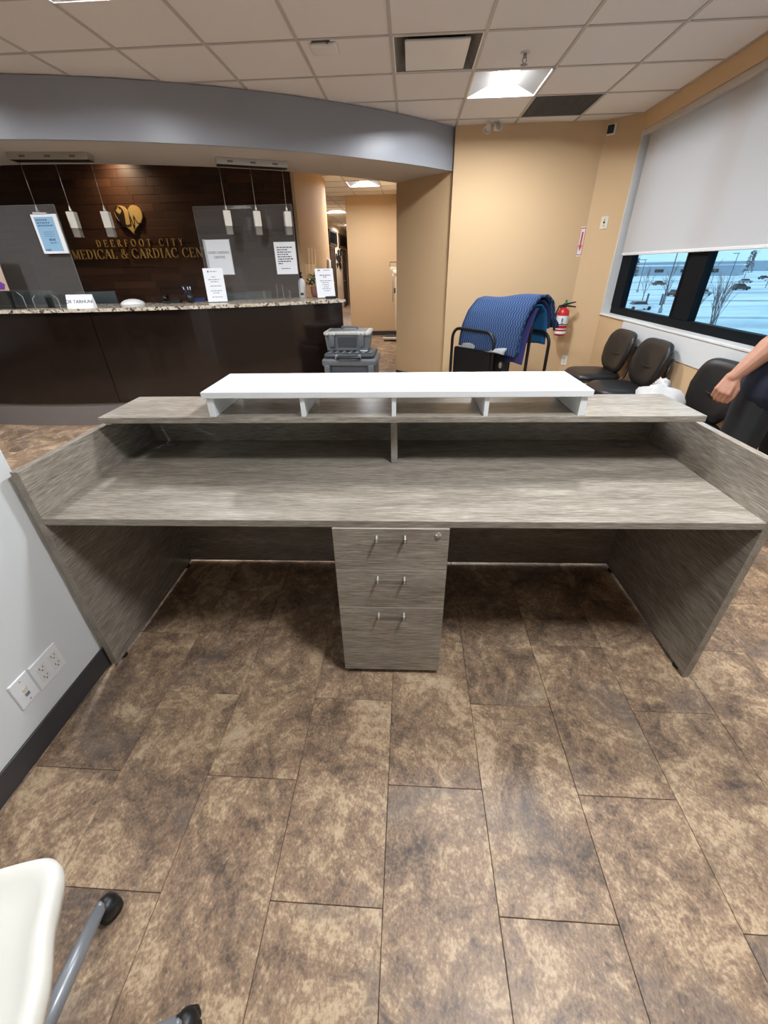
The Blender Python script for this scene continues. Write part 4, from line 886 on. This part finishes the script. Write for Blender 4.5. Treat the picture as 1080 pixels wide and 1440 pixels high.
bx = thing('tote', 'dark grey rounded tote on the cart behind the black side panel', 'tote', (0, 0, 0))
obj('shell', slab_on((.70, 3.86, 0), (1.02, 3.42, 0), .2115, .66, .12, .06), MT['grey_fabric'], bx)
e_ = Vector((1.02, 3.42, 0))
obj('silver_latch', MB().blob((1.0, 3.40, .565), (.02, .02, .035), 12, 8), MT['steel'], bx)
# blankets hang over the tall hoop: profile across the bar, swept along it
B0, B1 = Vector((1.285, 3.365, 0)), Vector((.86, 3.95, 0)); Db = (B1 - B0).normalized(); Nb = Vector((-Db.y, Db.x, 0))
if Nb.x > 0: Nb = -Nb          # towards the left front
def drape(prof, s0, s1, th, mat, name, lbl, cat, group, nseg=14, sag=None, far=None):
    """prof: list of (sideways, height); far: same list at the far end"""
    far = far or prof
    def res(pr, n=34):
        ds = [0]
        for a, b_ in zip(pr[:-1], pr[1:]): ds.append(ds[-1] + math.hypot(b_[0] - a[0], b_[1] - a[1]))
        out = []
        for k in range(n):
            t_ = ds[-1] * k / (n - 1); i = 0
            while i < len(ds) - 2 and ds[i + 1] < t_: i += 1
            f = (t_ - ds[i]) / max(ds[i + 1] - ds[i], 1e-6); f = f * f * (3 - 2 * f) * .3 + f * .7
            out.append((pr[i][0] + (pr[i + 1][0] - pr[i][0]) * f, pr[i][1] + (pr[i + 1][1] - pr[i][1]) * f))
        return out
    pa, pb = res(prof), res(far); rows = []; rn_ = random.Random(len(name) + len(lbl))
    ph = rn_.uniform(0, 6)
    for i in range(nseg):
        t_ = i / (nseg - 1); p0 = B0 + (B1 - B0) * (s0 + (s1 - s0) * t_); row = []
        for k, ((a, h), (a2, h2)) in enumerate(zip(pa, pb)):
            aa = a + (a2 - a) * t_; hh = h + (h2 - h) * t_; drop = max(0, 1.13 - hh)
            aa += .05 * drop * math.sin(t_ * 7 + ph + k * .1) * .6; q = p0 + Nb * aa
            row.append((q.x, q.y, hh + .008 * math.sin(t_ * 9 + ph)))
        rows.append(row)
    o = obj(name, MB().grid(rows), MT[mat]); md = o.modifiers.new('thickness', 'SOLIDIFY'); md.thickness = th; md.offset = 1
    return tag(o, lbl, cat, group)
outer = [(.27, .685), (.245, .82), (.20, .98), (.12, 1.12), (.02, 1.2), (-.08, 1.205), (-.17, 1.15), (-.21, 1.06), (-.24, .99), (-.30, .95), (-.31, .915)]
outer_far = [(.30, .70), (.29, .78), (.26, .9), (.19, 1.03), (.08, 1.13), (-.03, 1.15), (-.13, 1.1), (-.17, 1.0), (-.18, .92), (-.2, .87), (-.205, .85)]
drape(outer, -.05, 1.04, .022, 'quilt', 'moving_blanket', 'thick blue zigzag-quilted moving blanket draped over the cart, outermost', 'blanket', 'blankets on the cart', far=outer_far)
sh = lambda pr, k: [(a_ * k, .7 + (h_ - .7) * (k - .04)) for a_, h_ in pr]
inner = [(.17, .70), (.16, .9), (.12, 1.04), (.05, 1.115), (-.05, 1.12), (-.13, 1.06), (-.17, .95), (-.18, .75)]
drape(inner, .0, .9, .014, 'teal', 'moving_blanket', 'teal blanket layer under the outer quilt on the cart', 'blanket', 'blankets on the cart', far=sh(inner, .9))
inn2 = [(.215, .72), (.2, .9), (.155, 1.05), (.06, 1.145), (-.07, 1.152), (-.155, 1.09), (-.195, 1.0), (-.2, .9)]
drape(inn2, -.01, .9, .016, 'navy', 'moving_blanket', 'dark navy blanket layer between the quilt and the teal blanket', 'blanket', 'blankets on the cart', far=sh(inn2, .88))
vp = [(.15, .60), (.12, .78), (.08, .93), (.05, 1.03), (.022, 1.095), (.01, 1.10)]
drape(vp, -.03, .4, .012, 'violet', 'felt_pad', 'violet felt pad hanging on the near end of the cart under the blankets', 'pad', None)
gl = [(.30, .69), (.29, .712), (.26, .735), (.22, .75)]
drape(gl, .1, .95, .02, 'greycloth', 'blanket_fold', 'grey lining of a folded blanket showing below the blue quilt', 'blanket', None)

# ------------------------------------------------------------------ chairs
def chair():
    """waiting chair, faces local -Y, origin on the floor under the seat"""
    t = thing('waiting_chair', 'x', 'chair', (0, 0, 0), 0, 'black waiting chairs')
    def pad(P_, th): return P_
    rows = []
    mb = MB()
    def se(u, n_, a, b_): c, s = math.cos(u), math.sin(u); return a * abs(c) ** (2 / n_) * (1 if c >= 0 else -1), b_ * abs(s) ** (2 / n_) * (1 if s >= 0 else -1)
    # seat: rounded cushion, front edge rolls down
    seg, vs, fs = 32, [], []
    prof = [(.86, -.03), (.97, -.02), (1.0, .0), (.98, .022), (.9, .036), (.6, .042), (.0, .040)]
    for sc_, z in prof:
        for k in range(seg):
            x, y = se(2 * math.pi * k / seg, 3.4, .255, .245); x *= sc_; y *= sc_
            vs.append((x, y, .45 + z - .02 * max(0, (-y - .1) / .15) ** 2))
    n_ = len(prof); fs = [(i * seg + k, i * seg + (k + 1) % seg, (i + 1) * seg + (k + 1) % seg, (i + 1) * seg + k) for i in range(n_ - 1) for k in range(seg)] + [tuple(range(seg))[::-1]]
    obj('seat', MB().add(vs, fs, True), MT['vinyl'], t)
    # backrest: wider at the top, bottom edge curved, leaning back
    vs, fs = [], []; lean = R(13)
    out = []
    for k in range(40):
        u = 2 * math.pi * k / 40; x, z = se(u, 5.5, .268, .19)
        if z < 0: z *= 1.12; x *= 1 - .34 * (z / .21) ** 2
        else: x *= 1 - .07 * (z / .19) ** 2
        out.append((x, z))
    prof = [(.0, .030), (.7, .032), (.92, .026), (1.0, .0), (.94, -.02), (.6, -.026), (0, -.026)]
    for sc_, dy in prof:
        for x, z in out:
            X, Z = x * sc_, z * sc_; Y = .05 * (X / .27) ** 2 * -1 - dy
            vs.append((X, .245 + Y * 1 + Z * math.tan(lean) , .69 + Z))
    fs = [(i * 40 + k, i * 40 + (k + 1) % 40, (i + 1) * 40 + (k + 1) % 40, (i + 1) * 40 + k) for i in range(6) for k in range(40)]
    bk = obj('backrest', MB().add(vs, fs, True), MT['vinyl'], t)
    obj('crease', MB().tube([(-.09, .198, .665), (-.04, .195, .658), (.04, .195, .658), (.09, .198, .665)], [.002, .008, .008, .002], 6), MT['tube'], bk)
    for s in (-1, 1):
        obj('leg', MB().tube([(s * .235, -.19, .43), (s * .245, -.215, .2), (s * .25, -.23, .0)], .0125, 10), MT['tube'], t)
        obj('leg', MB().tube([(s * .235, .17, .43), (s * .245, .22, .2), (s * .25, .25, .0)], .0125, 10), MT['tube'], t)
        obj('back_post', MB().tube([(s * .235, .1, .425), (s * .236, .2, .435), (s * .236, .235, .48), (s * .232, .265, .62), (s * .22, .285, .76)], .0125, 10), MT['tube'], t)
    obj('seat_frame', MB().tube([(-.235, -.19, .425), (.235, -.19, .425), (.235, .17, .425), (-.235, .17, .425)], .0125, 10, closed=True), MT['tube'], t)
    return t
c0 = chair(); c0.location = (2.0, 2.87, 0); c0.rotation_euler.z = R(-90)
c0['label'] = 'black vinyl waiting chair by the window wall, middle one of the three'
def put(lbl, x, y, rz, src=c0):
    c = copy_tree(src); c.location = (x, y, 0); c.rotation_euler.z = R(rz); c['label'] = lbl; return c
put('black vinyl chair farthest back by the window wall, beside the fire extinguisher', 1.99, 3.50, -90)
c3 = put('dark chair behind the man at the window wall, its back tilted away', 1.99, 1.90, -90)
for k, x in enumerate((-5.3, -4.6, -3.9, -3.2, -2.5)): 
    c = put('black chair in the row left of the white wall, seen mirrored in the dark counter', x, .1, 180); c['group'] = 'chairs mirrored in the counter'
bgm = MB().blob((0, 0, .1), (.15, .17, .115), 22, 14, lambda d_: 1 + .14 * math.sin(5 * d_.x + 3 * d_.z) * math.cos(6 * d_.y) + .07 * math.sin(13 * d_.x + 9 * d_.y))
pb = thing('plastic_bag', 'crumpled translucent plastic bag on the seat of the chair behind the man', 'bag', (1.86, 1.95, .495))
obj('bag', bgm, MT['bag'], pb)
obj('knot', MB().blob((.05, .1, .19), (.04, .07, .05), 12, 8, lambda d_: 1 + .3 * math.sin(9 * d_.x + 4 * d_.z)), MT['bag'], pb)

# white swivel chair at the lower left
sw = thing('office_chair', 'cream shell swivel chair with grey star base at the lower left', 'chair', (-.695, -1.083, 0), 0)
outl = [(-.24, .12), (-.2, .178), (-.1, .218), (.0, .252), (.045, .258), (.075, .24), (.096, .20), (.115, .16), (.155, .10), (.18, .04), (.205, -.04), (.22, -.14), (.2, -.22), (.1, -.25), (-.1, -.25), (-.2, -.22), (-.25, -.1), (-.255, .06)]
def spl(pts, k=4):
    o_ = []; n_ = len(pts)
    for i in range(n_):
        p0, p1, p2, p3 = [pts[(i + j) % n_] for j in (-1, 0, 1, 2)]
        for q in range(k):
            t_ = q / k; o_.append(tuple(.5 * (2 * p1[a] + (p2[a] - p0[a]) * t_ + (2 * p0[a] - 5 * p1[a] + 4 * p2[a] - p3[a]) * t_ ** 2 + (3 * p1[a] - p0[a] - 3 * p2[a] + p3[a]) * t_ ** 3) for a in (0, 1)))
    return o_
ou = spl(outl); n_ = len(ou); vs = []
for sc_, z in ((.9, -.05), (.97, -.045), (1.0, -.02), (1.0, .0), (.97, .012), (.93, .014), (.86, .006), (.7, -.008), (.3, -.016), (0.001, -.018)):
    for x, y in ou: vs.append((x * sc_ - .02 * (1 - sc_), y * sc_, .462 + z))
fs = [(i * n_ + k, (i * n_ + (k + 1) % n_), (i + 1) * n_ + (k + 1) % n_, (i + 1) * n_ + k) for i in range(9) for k in range(n_)]
obj('seat', MB().add(vs, fs, True), MT['chair_white'], sw)
P_ = [[(-.2 + .4 * a / 8, -.25 - .03 * math.sin(math.pi * a / 8) - .05 * z_ / 6, .47 + .055 * z_ - .03 * ((a - 4) / 4) ** 2) for a in range(9)] for z_ in range(8)]
bkr = obj('backrest', MB().grid(P_, uv=False), MT['chair_white'], sw); md = bkr.modifiers.new('thickness', 'SOLIDIFY'); md.thickness = .014
obj('gas_column', MB().lathe([(.028, .1), (.028, .25), (.018, .25), (.018, .41), (.06, .41), (.06, .425)], 18), MT['grey_metal'], sw)
obj('hub', MB().lathe([(.045, .075), (.05, .09), (.045, .12), (.02, .125)], 18), MT['grey_metal'], sw)
a0 = math.atan2(.30, -.027)
for k in range(5):
    a = a0 - k * R(72); d_ = Vector((math.cos(a), math.sin(a), 0))
    obj('base_leg', MB().tube([d_ * .03 + Vector((0, 0, .098)), d_ * .16 + Vector((0, 0, .09)), d_ * .285 + Vector((0, 0, .072))], [.021, .019, .015], 12), MT['grey_metal'], sw)
    M_ = Matrix.Translation(d_ * .298) @ Matrix.Rotation(a + R(60 + 37 * k), 4, 'Z')
    cs_ = obj('caster', MB().lathe([(.006, -.022), (.026, -.022), (.029, -.012), (.029, -.004), (.012, -.004), (.012, .004), (.029, .004), (.029, .012), (.026, .022), (.006, .022)], 18, (0, 0, 0), M_ @ Matrix.Translation((0, 0, .029)) @ Matrix.Rotation(R(90), 4, 'Y')), MT['rubber'], sw)
    obj('caster_hood', MB().blob(M_ @ Vector((0, 0, .036)), (.027, .03, .031), 16, 10), MT['black_plastic'], cs_)
    obj('caster_stem', MB().lathe([(.007, .05), (.007, .085)], 8, (0, 0, 0), Matrix.Translation(d_ * .29)), MT['grey_metal'], cs_)

# ------------------------------------------------------------------ the man by the window
def fused(name, mb, mat, parent, vox, sm=6):
    o = obj(name, mb, mat, parent); md = o.modifiers.new('r', 'REMESH'); md.mode = 'VOXEL'; md.voxel_size = vox; md.use_smooth_shade = True
    ms = o.modifiers.new('s', 'SMOOTH'); ms.factor = .5; ms.iterations = sm
    bpy.context.view_layer.update(); me = bpy.data.meshes.new_from_object(o.evaluated_get(bpy.context.evaluated_depsgraph_get()))
    o.modifiers.clear(); old = o.data; o.data = me; me.name = name; bpy.data.meshes.remove(old)
    if not me.materials: me.materials.append(mat)
    return o
V = Vector
shR, elR, wrR = V((1.935, 1.25, 1.425)), V((1.918, 1.17, 1.165)), V((1.742, 1.165, .946))
shL, elL, wrL = V((2.23, 1.24, 1.425)), V((2.252, 1.22, 1.16)), V((2.235, 1.13, .92))
hpR, knR, anR = V((1.945, 1.2, .92)), V((1.875, 1.13, .50)), V((1.83, 1.19, .09))
hpL, knL, anL = V((2.11, 1.22, .92)), V((2.165, 1.16, .50)), V((2.185, 1.25, .09))
b = MB()
b.cone((2.035, 1.22, .95), .115, (2.07, 1.24, 1.15), .112).cone((2.03, 1.235, 1.2), .10, (2.02, 1.245, 1.36), .085).cone((2.12, 1.235, 1.2), .10, (2.13, 1.245, 1.36), .085)
b.cone((1.97, 1.245, 1.42), .05, (2.2, 1.24, 1.42), .05).cone((2.08, 1.24, 1.42), .065, (2.06, 1.215, 1.54), .055)
for sh_, el_, wr_ in ((shR, elR, wrR), (shL, elL, wrL)):
    b.cone(sh_, .054, el_, .045).cone(el_, .046, el_ + (wr_ - el_) * .35, .055).cone(el_ + (wr_ - el_) * .3, .055, wr_, .031)
for h_, k_, a_ in ((hpR, knR, anR), (hpL, knL, anL)): b.cone(h_, .085, k_, .056).cone(k_, .055, k_ + (a_ - k_) * .35, .055).cone(k_ + (a_ - k_) * .3, .055, a_, .035).cone(a_, .035, a_ + V((-.02, -.15, -.05)), .03)
hc = V((2.045, 1.165, 1.665))
b.blob(hc + V((0, .02, .03)), (.077, .096, .095), 20, 14).blob(hc + V((-.004, -.025, -.035)), (.058, .072, .082), 18, 12).cone(hc + V((-.006, -.075, -.095)), .026, hc + V((-.004, -.05, -.09)), .035)
b.cone(hc + V((-.005, -.094, .015)), .010, hc + V((-.007, -.112, -.025)), .0145)
for s in (-1, 1):
    b.blob(hc + V((s * .078, .015, .0)), (.01, .02, .032), 10, 8).blob(hc + V((s * .033, -.08, .028)), (.024, .016, .011), 10, 8)
b.blob(hc + V((-.006, -.092, -.056)), (.026, .012, .009), 10, 8)
def hand(wr, h, n, fist, mirror=1):
    h = h.normalized(); n = (n - h * n.dot(h)).normalized(); s = h.cross(n) * mirror
    P0 = lambda a, c, e: wr + s * a + h * c + n * e
    for k, (a, L_) in enumerate(((.030, 1.0), (.010, 1.06), (-.010, 1.0), (-.029, .85))):
        kn = P0(a, .085 * (1 if k != 3 else .93), .008)
        b.cone(P0(a * .6, .0, 0), .019, kn, .0135)
        ang = [35, 95, 160] if fist else [18, 42, 62]
        p_ = kn
        for seg_, (l_, r0) in zip(ang, ((.042, .0118), (.026, .0105), (.019, .0092))):
            q = p_ + (h * math.cos(R(seg_)) - n * math.sin(R(seg_))) * l_ * L_; b.cone(p_, r0, q, r0 * .9, 10); p_ = q
    t0, t1 = (P0(.026, .02, -.002), P0(.05, .05, -.006)) if fist else (P0(.024, .02, -.006), P0(.043, .055, -.018))
    b.cone(t0, .017, t1, .0135)
    t2 = P0(.054, .088, -.012) if fist else P0(.05, .088, -.03); t3 = P0(.046, .116, -.02) if fist else P0(.05, .112, -.036)
    b.cone(t1, .013, t2, .0112, 10).cone(t2, .0112, t3, .009, 10)
hand(wrR, V((-.44, -.16, -.88)), V((-.62, -.74, .3)), True, -1)
hand(wrL, V((-.02, -.2, -.97)), V((.8, -.5, .1)), False, 1)
man = fused('person', b, MT['skin'], None, .0042, 3)
tag(man, 'man in navy shirt and black trousers cut off by the right edge, fist hanging down', 'person')
c_ = MB()
c_.cone((2.03, 1.2, .88), .138, (2.07, 1.24, 1.15), .128).cone((1.962, 1.175, .875), .134, (1.985, 1.2, 1.0), .128).cone((1.985, 1.2, 1.0), .128, (2.03, 1.235, 1.15), .108).cone((2.11, 1.2, .88), .125, (2.12, 1.235, 1.15), .108)
c_.cone((2.03, 1.235, 1.18), .115, (2.02, 1.245, 1.36), .098).cone((2.12, 1.235, 1.18), .115, (2.13, 1.245, 1.36), .098).cone((1.96, 1.245, 1.42), .062, (2.21, 1.24, 1.42), .062).cone((2.08, 1.24, 1.40), .085, (2.066, 1.23, 1.475), .066)
for sh_, el_ in ((shR, elR), (shL, elL)): c_.cone(sh_, .068, sh_ + (el_ - sh_) * .45, .064)
fused('shirt', c_, MT['shirt'], man, .008, 6)
c_ = MB(); c_.cone((1.975, 1.21, .9), .108, (2.1, 1.22, .9), .108)
for h_, k_, a_ in ((hpR, knR, anR), (hpL, knL, anL)): c_.cone(h_ + V((0, 0, -.05)), .112, k_, .092).cone(k_, .09, a_ + V((0, 0, .0)), .07)
c_.cone(hpR + V((.03, 0, -.02)), .11, hpL + V((-.03, 0, -.02)), .11)
fused('trousers', c_, MT['trousers'], man, .009, 8)
c_ = MB(); c_.blob(hc + V((0, .035, .045)), (.085, .094, .092), 20, 14); hr = fused('hair', c_, MT['hair'], man, .007, 3)
for v in hr.data.vertices:
    if v.co.y < hc.y - .035 and v.co.z < hc.z + .07: v.co.y = hc.y - .035 + (v.co.y - hc.y + .035) * .1
for s in (-1, 1): obj('eye', MB().blob(hc + V((s * .033, -.091, .026)), (.011, .006, .006), 10, 8), MT['eye'], man)
obj('lips', MB().blob(hc + V((-.006, -.103, -.056)), (.022, .005, .006), 12, 8), MT['lip'], man)
for a_ in (anR, anL):
    c_ = MB(); c_.cone(a_ + V((0, .03, -.03)), .045, a_ + V((-.02, -.16, -.05)), .04).cone(a_ + V((0, .03, -.045)), .045, a_ + V((-.02, -.16, -.05)), .038)
    so_m = fused('shoe', c_, MT['shoe'], man, .007, 4)
    for v in so_m.data.vertices: v.co.z = max(v.co.z, .002)

# ------------------------------------------------------------------ snowy car park outside
GZ = -6.0
gd = struct('ground', MB().add([(2.8, -80, GZ), (900, -80, GZ), (900, 1200, GZ), (2.8, 1200, GZ)], [(0, 1, 2, 3)]), MT['snow'])
for k, (p, q, wd_) in enumerate((((20, 112), (130, 92), 4.0), ((25, 160), (190, 128), 5.5), ((30, 74), (100, 62), 3.0), ((40, 215), (300, 170), 7))):
    P0, P1 = V((p[0], p[1], GZ)), V((q[0], q[1], GZ)); nn = (P1 - P0).normalized().cross(V((0, 0, 1))) * wd_ / 2
    struct('road', MB().add([P0 - nn + V((0, 0, .02)), P1 - nn + V((0, 0, .02)), P1 + nn + V((0, 0, .02)), P0 + nn + V((0, 0, .02))], [(0, 1, 2, 3)]), MT['asphalt'])
def car(lbl, x, y, rz, paint, suv=0):
    t = thing('car', lbl, 'car', (x, y, GZ), R(rz), 'cars in the snowy car park')
    h = .12 * suv
    obj('body', MB().prism([(-2.25, .3), (2.25, .3), (2.28, .62), (2.1, .82 + h), (1.25, .92 + h), (-1.7, .95 + h), (-2.2, .9 + h), (-2.3, .6)], -.87, .87, 'xz'), MT[paint], t)
    obj('cabin', MB().prism([(-1.95 if suv else -1.6, .93 + h), (1.2, .93 + h), (.5, 1.42 + 2 * h), (-1.1 - .55 * suv, 1.45 + 2 * h)], -.74, .74, 'xz'), MT['carglass'], t)
    obj('roof', MB().prism([(-1.15 - .55 * suv, 1.43 + 2 * h), (.5, 1.41 + 2 * h), (.3, 1.49 + 2 * h), (-1.0 - .5 * suv, 1.5 + 2 * h)], -.72, .72, 'xz'), MT['snow'] if paint == 'carw' else MT[paint], t)
    for wx in (-1.4, 1.4):
        for s in (-1, 1): obj('wheel', MB().lathe([(.1, -.1), (.31, -.1), (.33, 0), (.31, .1), (.1, .1)], 14, (wx, s * .8, .33), Matrix.Rotation(R(90), 4, 'X')), MT['tyre'], t)
car('white snow-topped car nearest the window at its lower left', 41.7, 84.5, 0, 'carw')
car('dark car with a bright windscreen left of the window mullion', 66.5, 119, 25, 'cark')
car('silver car right beside the dark car at the mullion', 73.5, 120, 20, 'carg')
car('dark sport utility car right of the window mullion', 96.5, 141, -10, 'cark', 1)
car('silver car far out, above the dark sport utility car', 128, 186, 5, 'carg')
car('dark car in the far row behind the bare poplar', 122, 205, -15, 'cark')
car('maroon car in the far row left of the poplar', 92, 178, 0, 'car_red')
car('white car at the far right of the car park view', 150, 204, 12, 'carw', 1)
car('dark car in the far row toward the right edge', 160, 222, 12, 'cark')
def lamp_post(lbl, x, y, h, arm):
    t = thing('lamp_post', lbl, 'lamp post', (x, y, GZ), 0, 'lamp posts in the car park')
    obj('pole', MB().tube([(0, 0, 0), (0, 0, h)], [.12, .07], 8), MT['pole'], t); obj('footing', MB().lathe([(.3, 0), (.3, .7), (.26, .75)], 12), MT['carg'], t)
    obj('lamp_head', box(-arm, arm * .2, -.14, .14, h, h + .14), MT['pole'], t)
lamp_post('tall lamp post in front of the dark car at the mullion', 42.6, 78.8, 9.5, 1.0)
lamp_post('lamp post behind the bare trees in the left pane', 56, 122, 8, 1.6)
lamp_post('lamp post between the trees in the left pane, farther off', 66, 138, 8, 1.6)
lamp_post('lamp post beside the dark sport utility car', 84, 128, 9, 1.2)
lamp_post('lamp post right of the poplar in the right pane', 88, 110, 9, 1.2)
lamp_post('lamp post at the far right of the car park', 112, 128, 9, 1.2)
for lb, x, y in (('left short bollard by the parked white car', 48.5, 96), ('right short bollard by the parked white car', 50.3, 94)): tag(obj('bollard', MB().lathe([(.18, 0), (.18, 1.9), (.14, 2.0), (0, 2.02)], 12), MT['pole'], None, (x, y, GZ)), lb, 'bollard', 'bollards')
def tree(lbl, x, y, h, seed, stems=1, spread=.35, r0=.12, leafy=0):
    t = thing('bare_tree' if not leafy else 'evergreen_tree', lbl, 'tree', (x, y, GZ), 0, 'trees in the car park')
    rnd = random.Random(seed); mb = MB(); cr = MB()
    def grow(p, d, L_, r, lv):
        q = p + d * L_; m_ = p + d * L_ * .5 + V((rnd.uniform(-1, 1), rnd.uniform(-1, 1), 0)) * L_ * .04
        mb.tube([p, m_, q], [r, r * .8, r * .55], 5, False)
        if lv == 0: return
        for k in range(rnd.choice((3, 4))):
            f = rnd.uniform(.35, 1); nd = (d + V((rnd.uniform(-1, 1), rnd.uniform(-1, 1), rnd.uniform(-.1, .5))) * spread * 1.7).normalized()
            grow(p + d * L_ * f, nd, L_ * rnd.uniform(.45, .7), r * .5, lv - 1)
    for s in range(stems):
        d = V((rnd.uniform(-1, 1) * spread * (stems > 1), rnd.uniform(-1, 1) * spread * (stems > 1), 1)).normalized(); grow(V((rnd.uniform(-.3, .3) * (stems > 1), rnd.uniform(-.3, .3) * (stems > 1), 0)), d, h * .55, r0, 3 if stems == 1 else 2)
    obj('trunk', mb, MT['bark'], t)
    if leafy:
        for k in range(140):
            f = rnd.uniform(.3, 1); a = rnd.uniform(0, 6.28); rr = (1.05 - f) * h * .22; c = V((math.cos(a) * rr * rnd.random(), math.sin(a) * rr * rnd.random(), h * f))
            d_ = V((math.cos(a), math.sin(a), -.3)); sd = V((-math.sin(a), math.cos(a), .4)) * .35
            cr.add([c, c + d_ * .5 + sd, c + d_ * 1.1, c + d_ * .5 - sd], [(0, 1, 2, 3)])
        f_ = obj('needles', cr, MT['evergreen'], t); f_['kind'] = 'stuff'
tree('bare street tree beside the parked white car', 50, 101, 7.6, 1, 1, .3)
tree('bare tree in front of the tall lamp post', 52, 96, 5.5, 2, 1, .3)
tree('many-stemmed bare poplar in the right pane', 38.9, 58.6, 6.6, 3, 9, .2, .06)
tree('second many-stemmed bare shrub left of the poplar', 43, 70, 5.0, 4, 6, .22, .05)
tree('bare tree far out in the left pane', 62, 135, 7.5, 5)
tree('bare tree beside the far maroon car', 86, 160, 8, 6)
tree('bare tree at the far right of the car park', 110, 150, 8.5, 7)
tree('bare tree between the far rows of cars', 118, 190, 9, 8)
tree('dark evergreen tree far left in the window', 78, 190, 10, 9, 1, .2, .15, 1)
tree('dark evergreen tree next to the far lamp post', 92, 200, 9, 10, 1, .2, .15, 1)
tree('dark evergreen tree beyond the mullion', 105, 185, 10, 11, 1, .2, .15, 1)
tree('dark evergreen tree above the sport utility car', 140, 205, 11, 12, 1, .2, .15, 1)
tree('dark evergreen tree at the far right of the view', 158, 190, 11, 13, 1, .2, .15, 1)
for k, (x, y, L_, h_, rz, lb) in enumerate(((150, 330, 120, 5, -38, 'long low building on the horizon in the left pane'), (280, 420, 160, 7, -40, 'long low building on the horizon in the right pane'), (330, 300, 140, 6, -50, 'long low building on the horizon at the right edge'))):
    t = thing('far_building', lb, 'building', (x, y, GZ), R(rz), 'far buildings')
    obj('walls', box(-L_ / 2, L_ / 2, -15, 15, 0, h_), MT['far_build'], t); obj('roof', box(-L_ / 2 - .5, L_ / 2 + .5, -15.5, 15.5, h_, h_ + .6), MT['snow'], t)
    for q in range(8): obj('window', box(-L_ / 2 + 6 + q * L_ / 8.5, -L_ / 2 + 11 + q * L_ / 8.5, -15.2, -15, h_ * .35, h_ * .7), MT['carglass'], t)
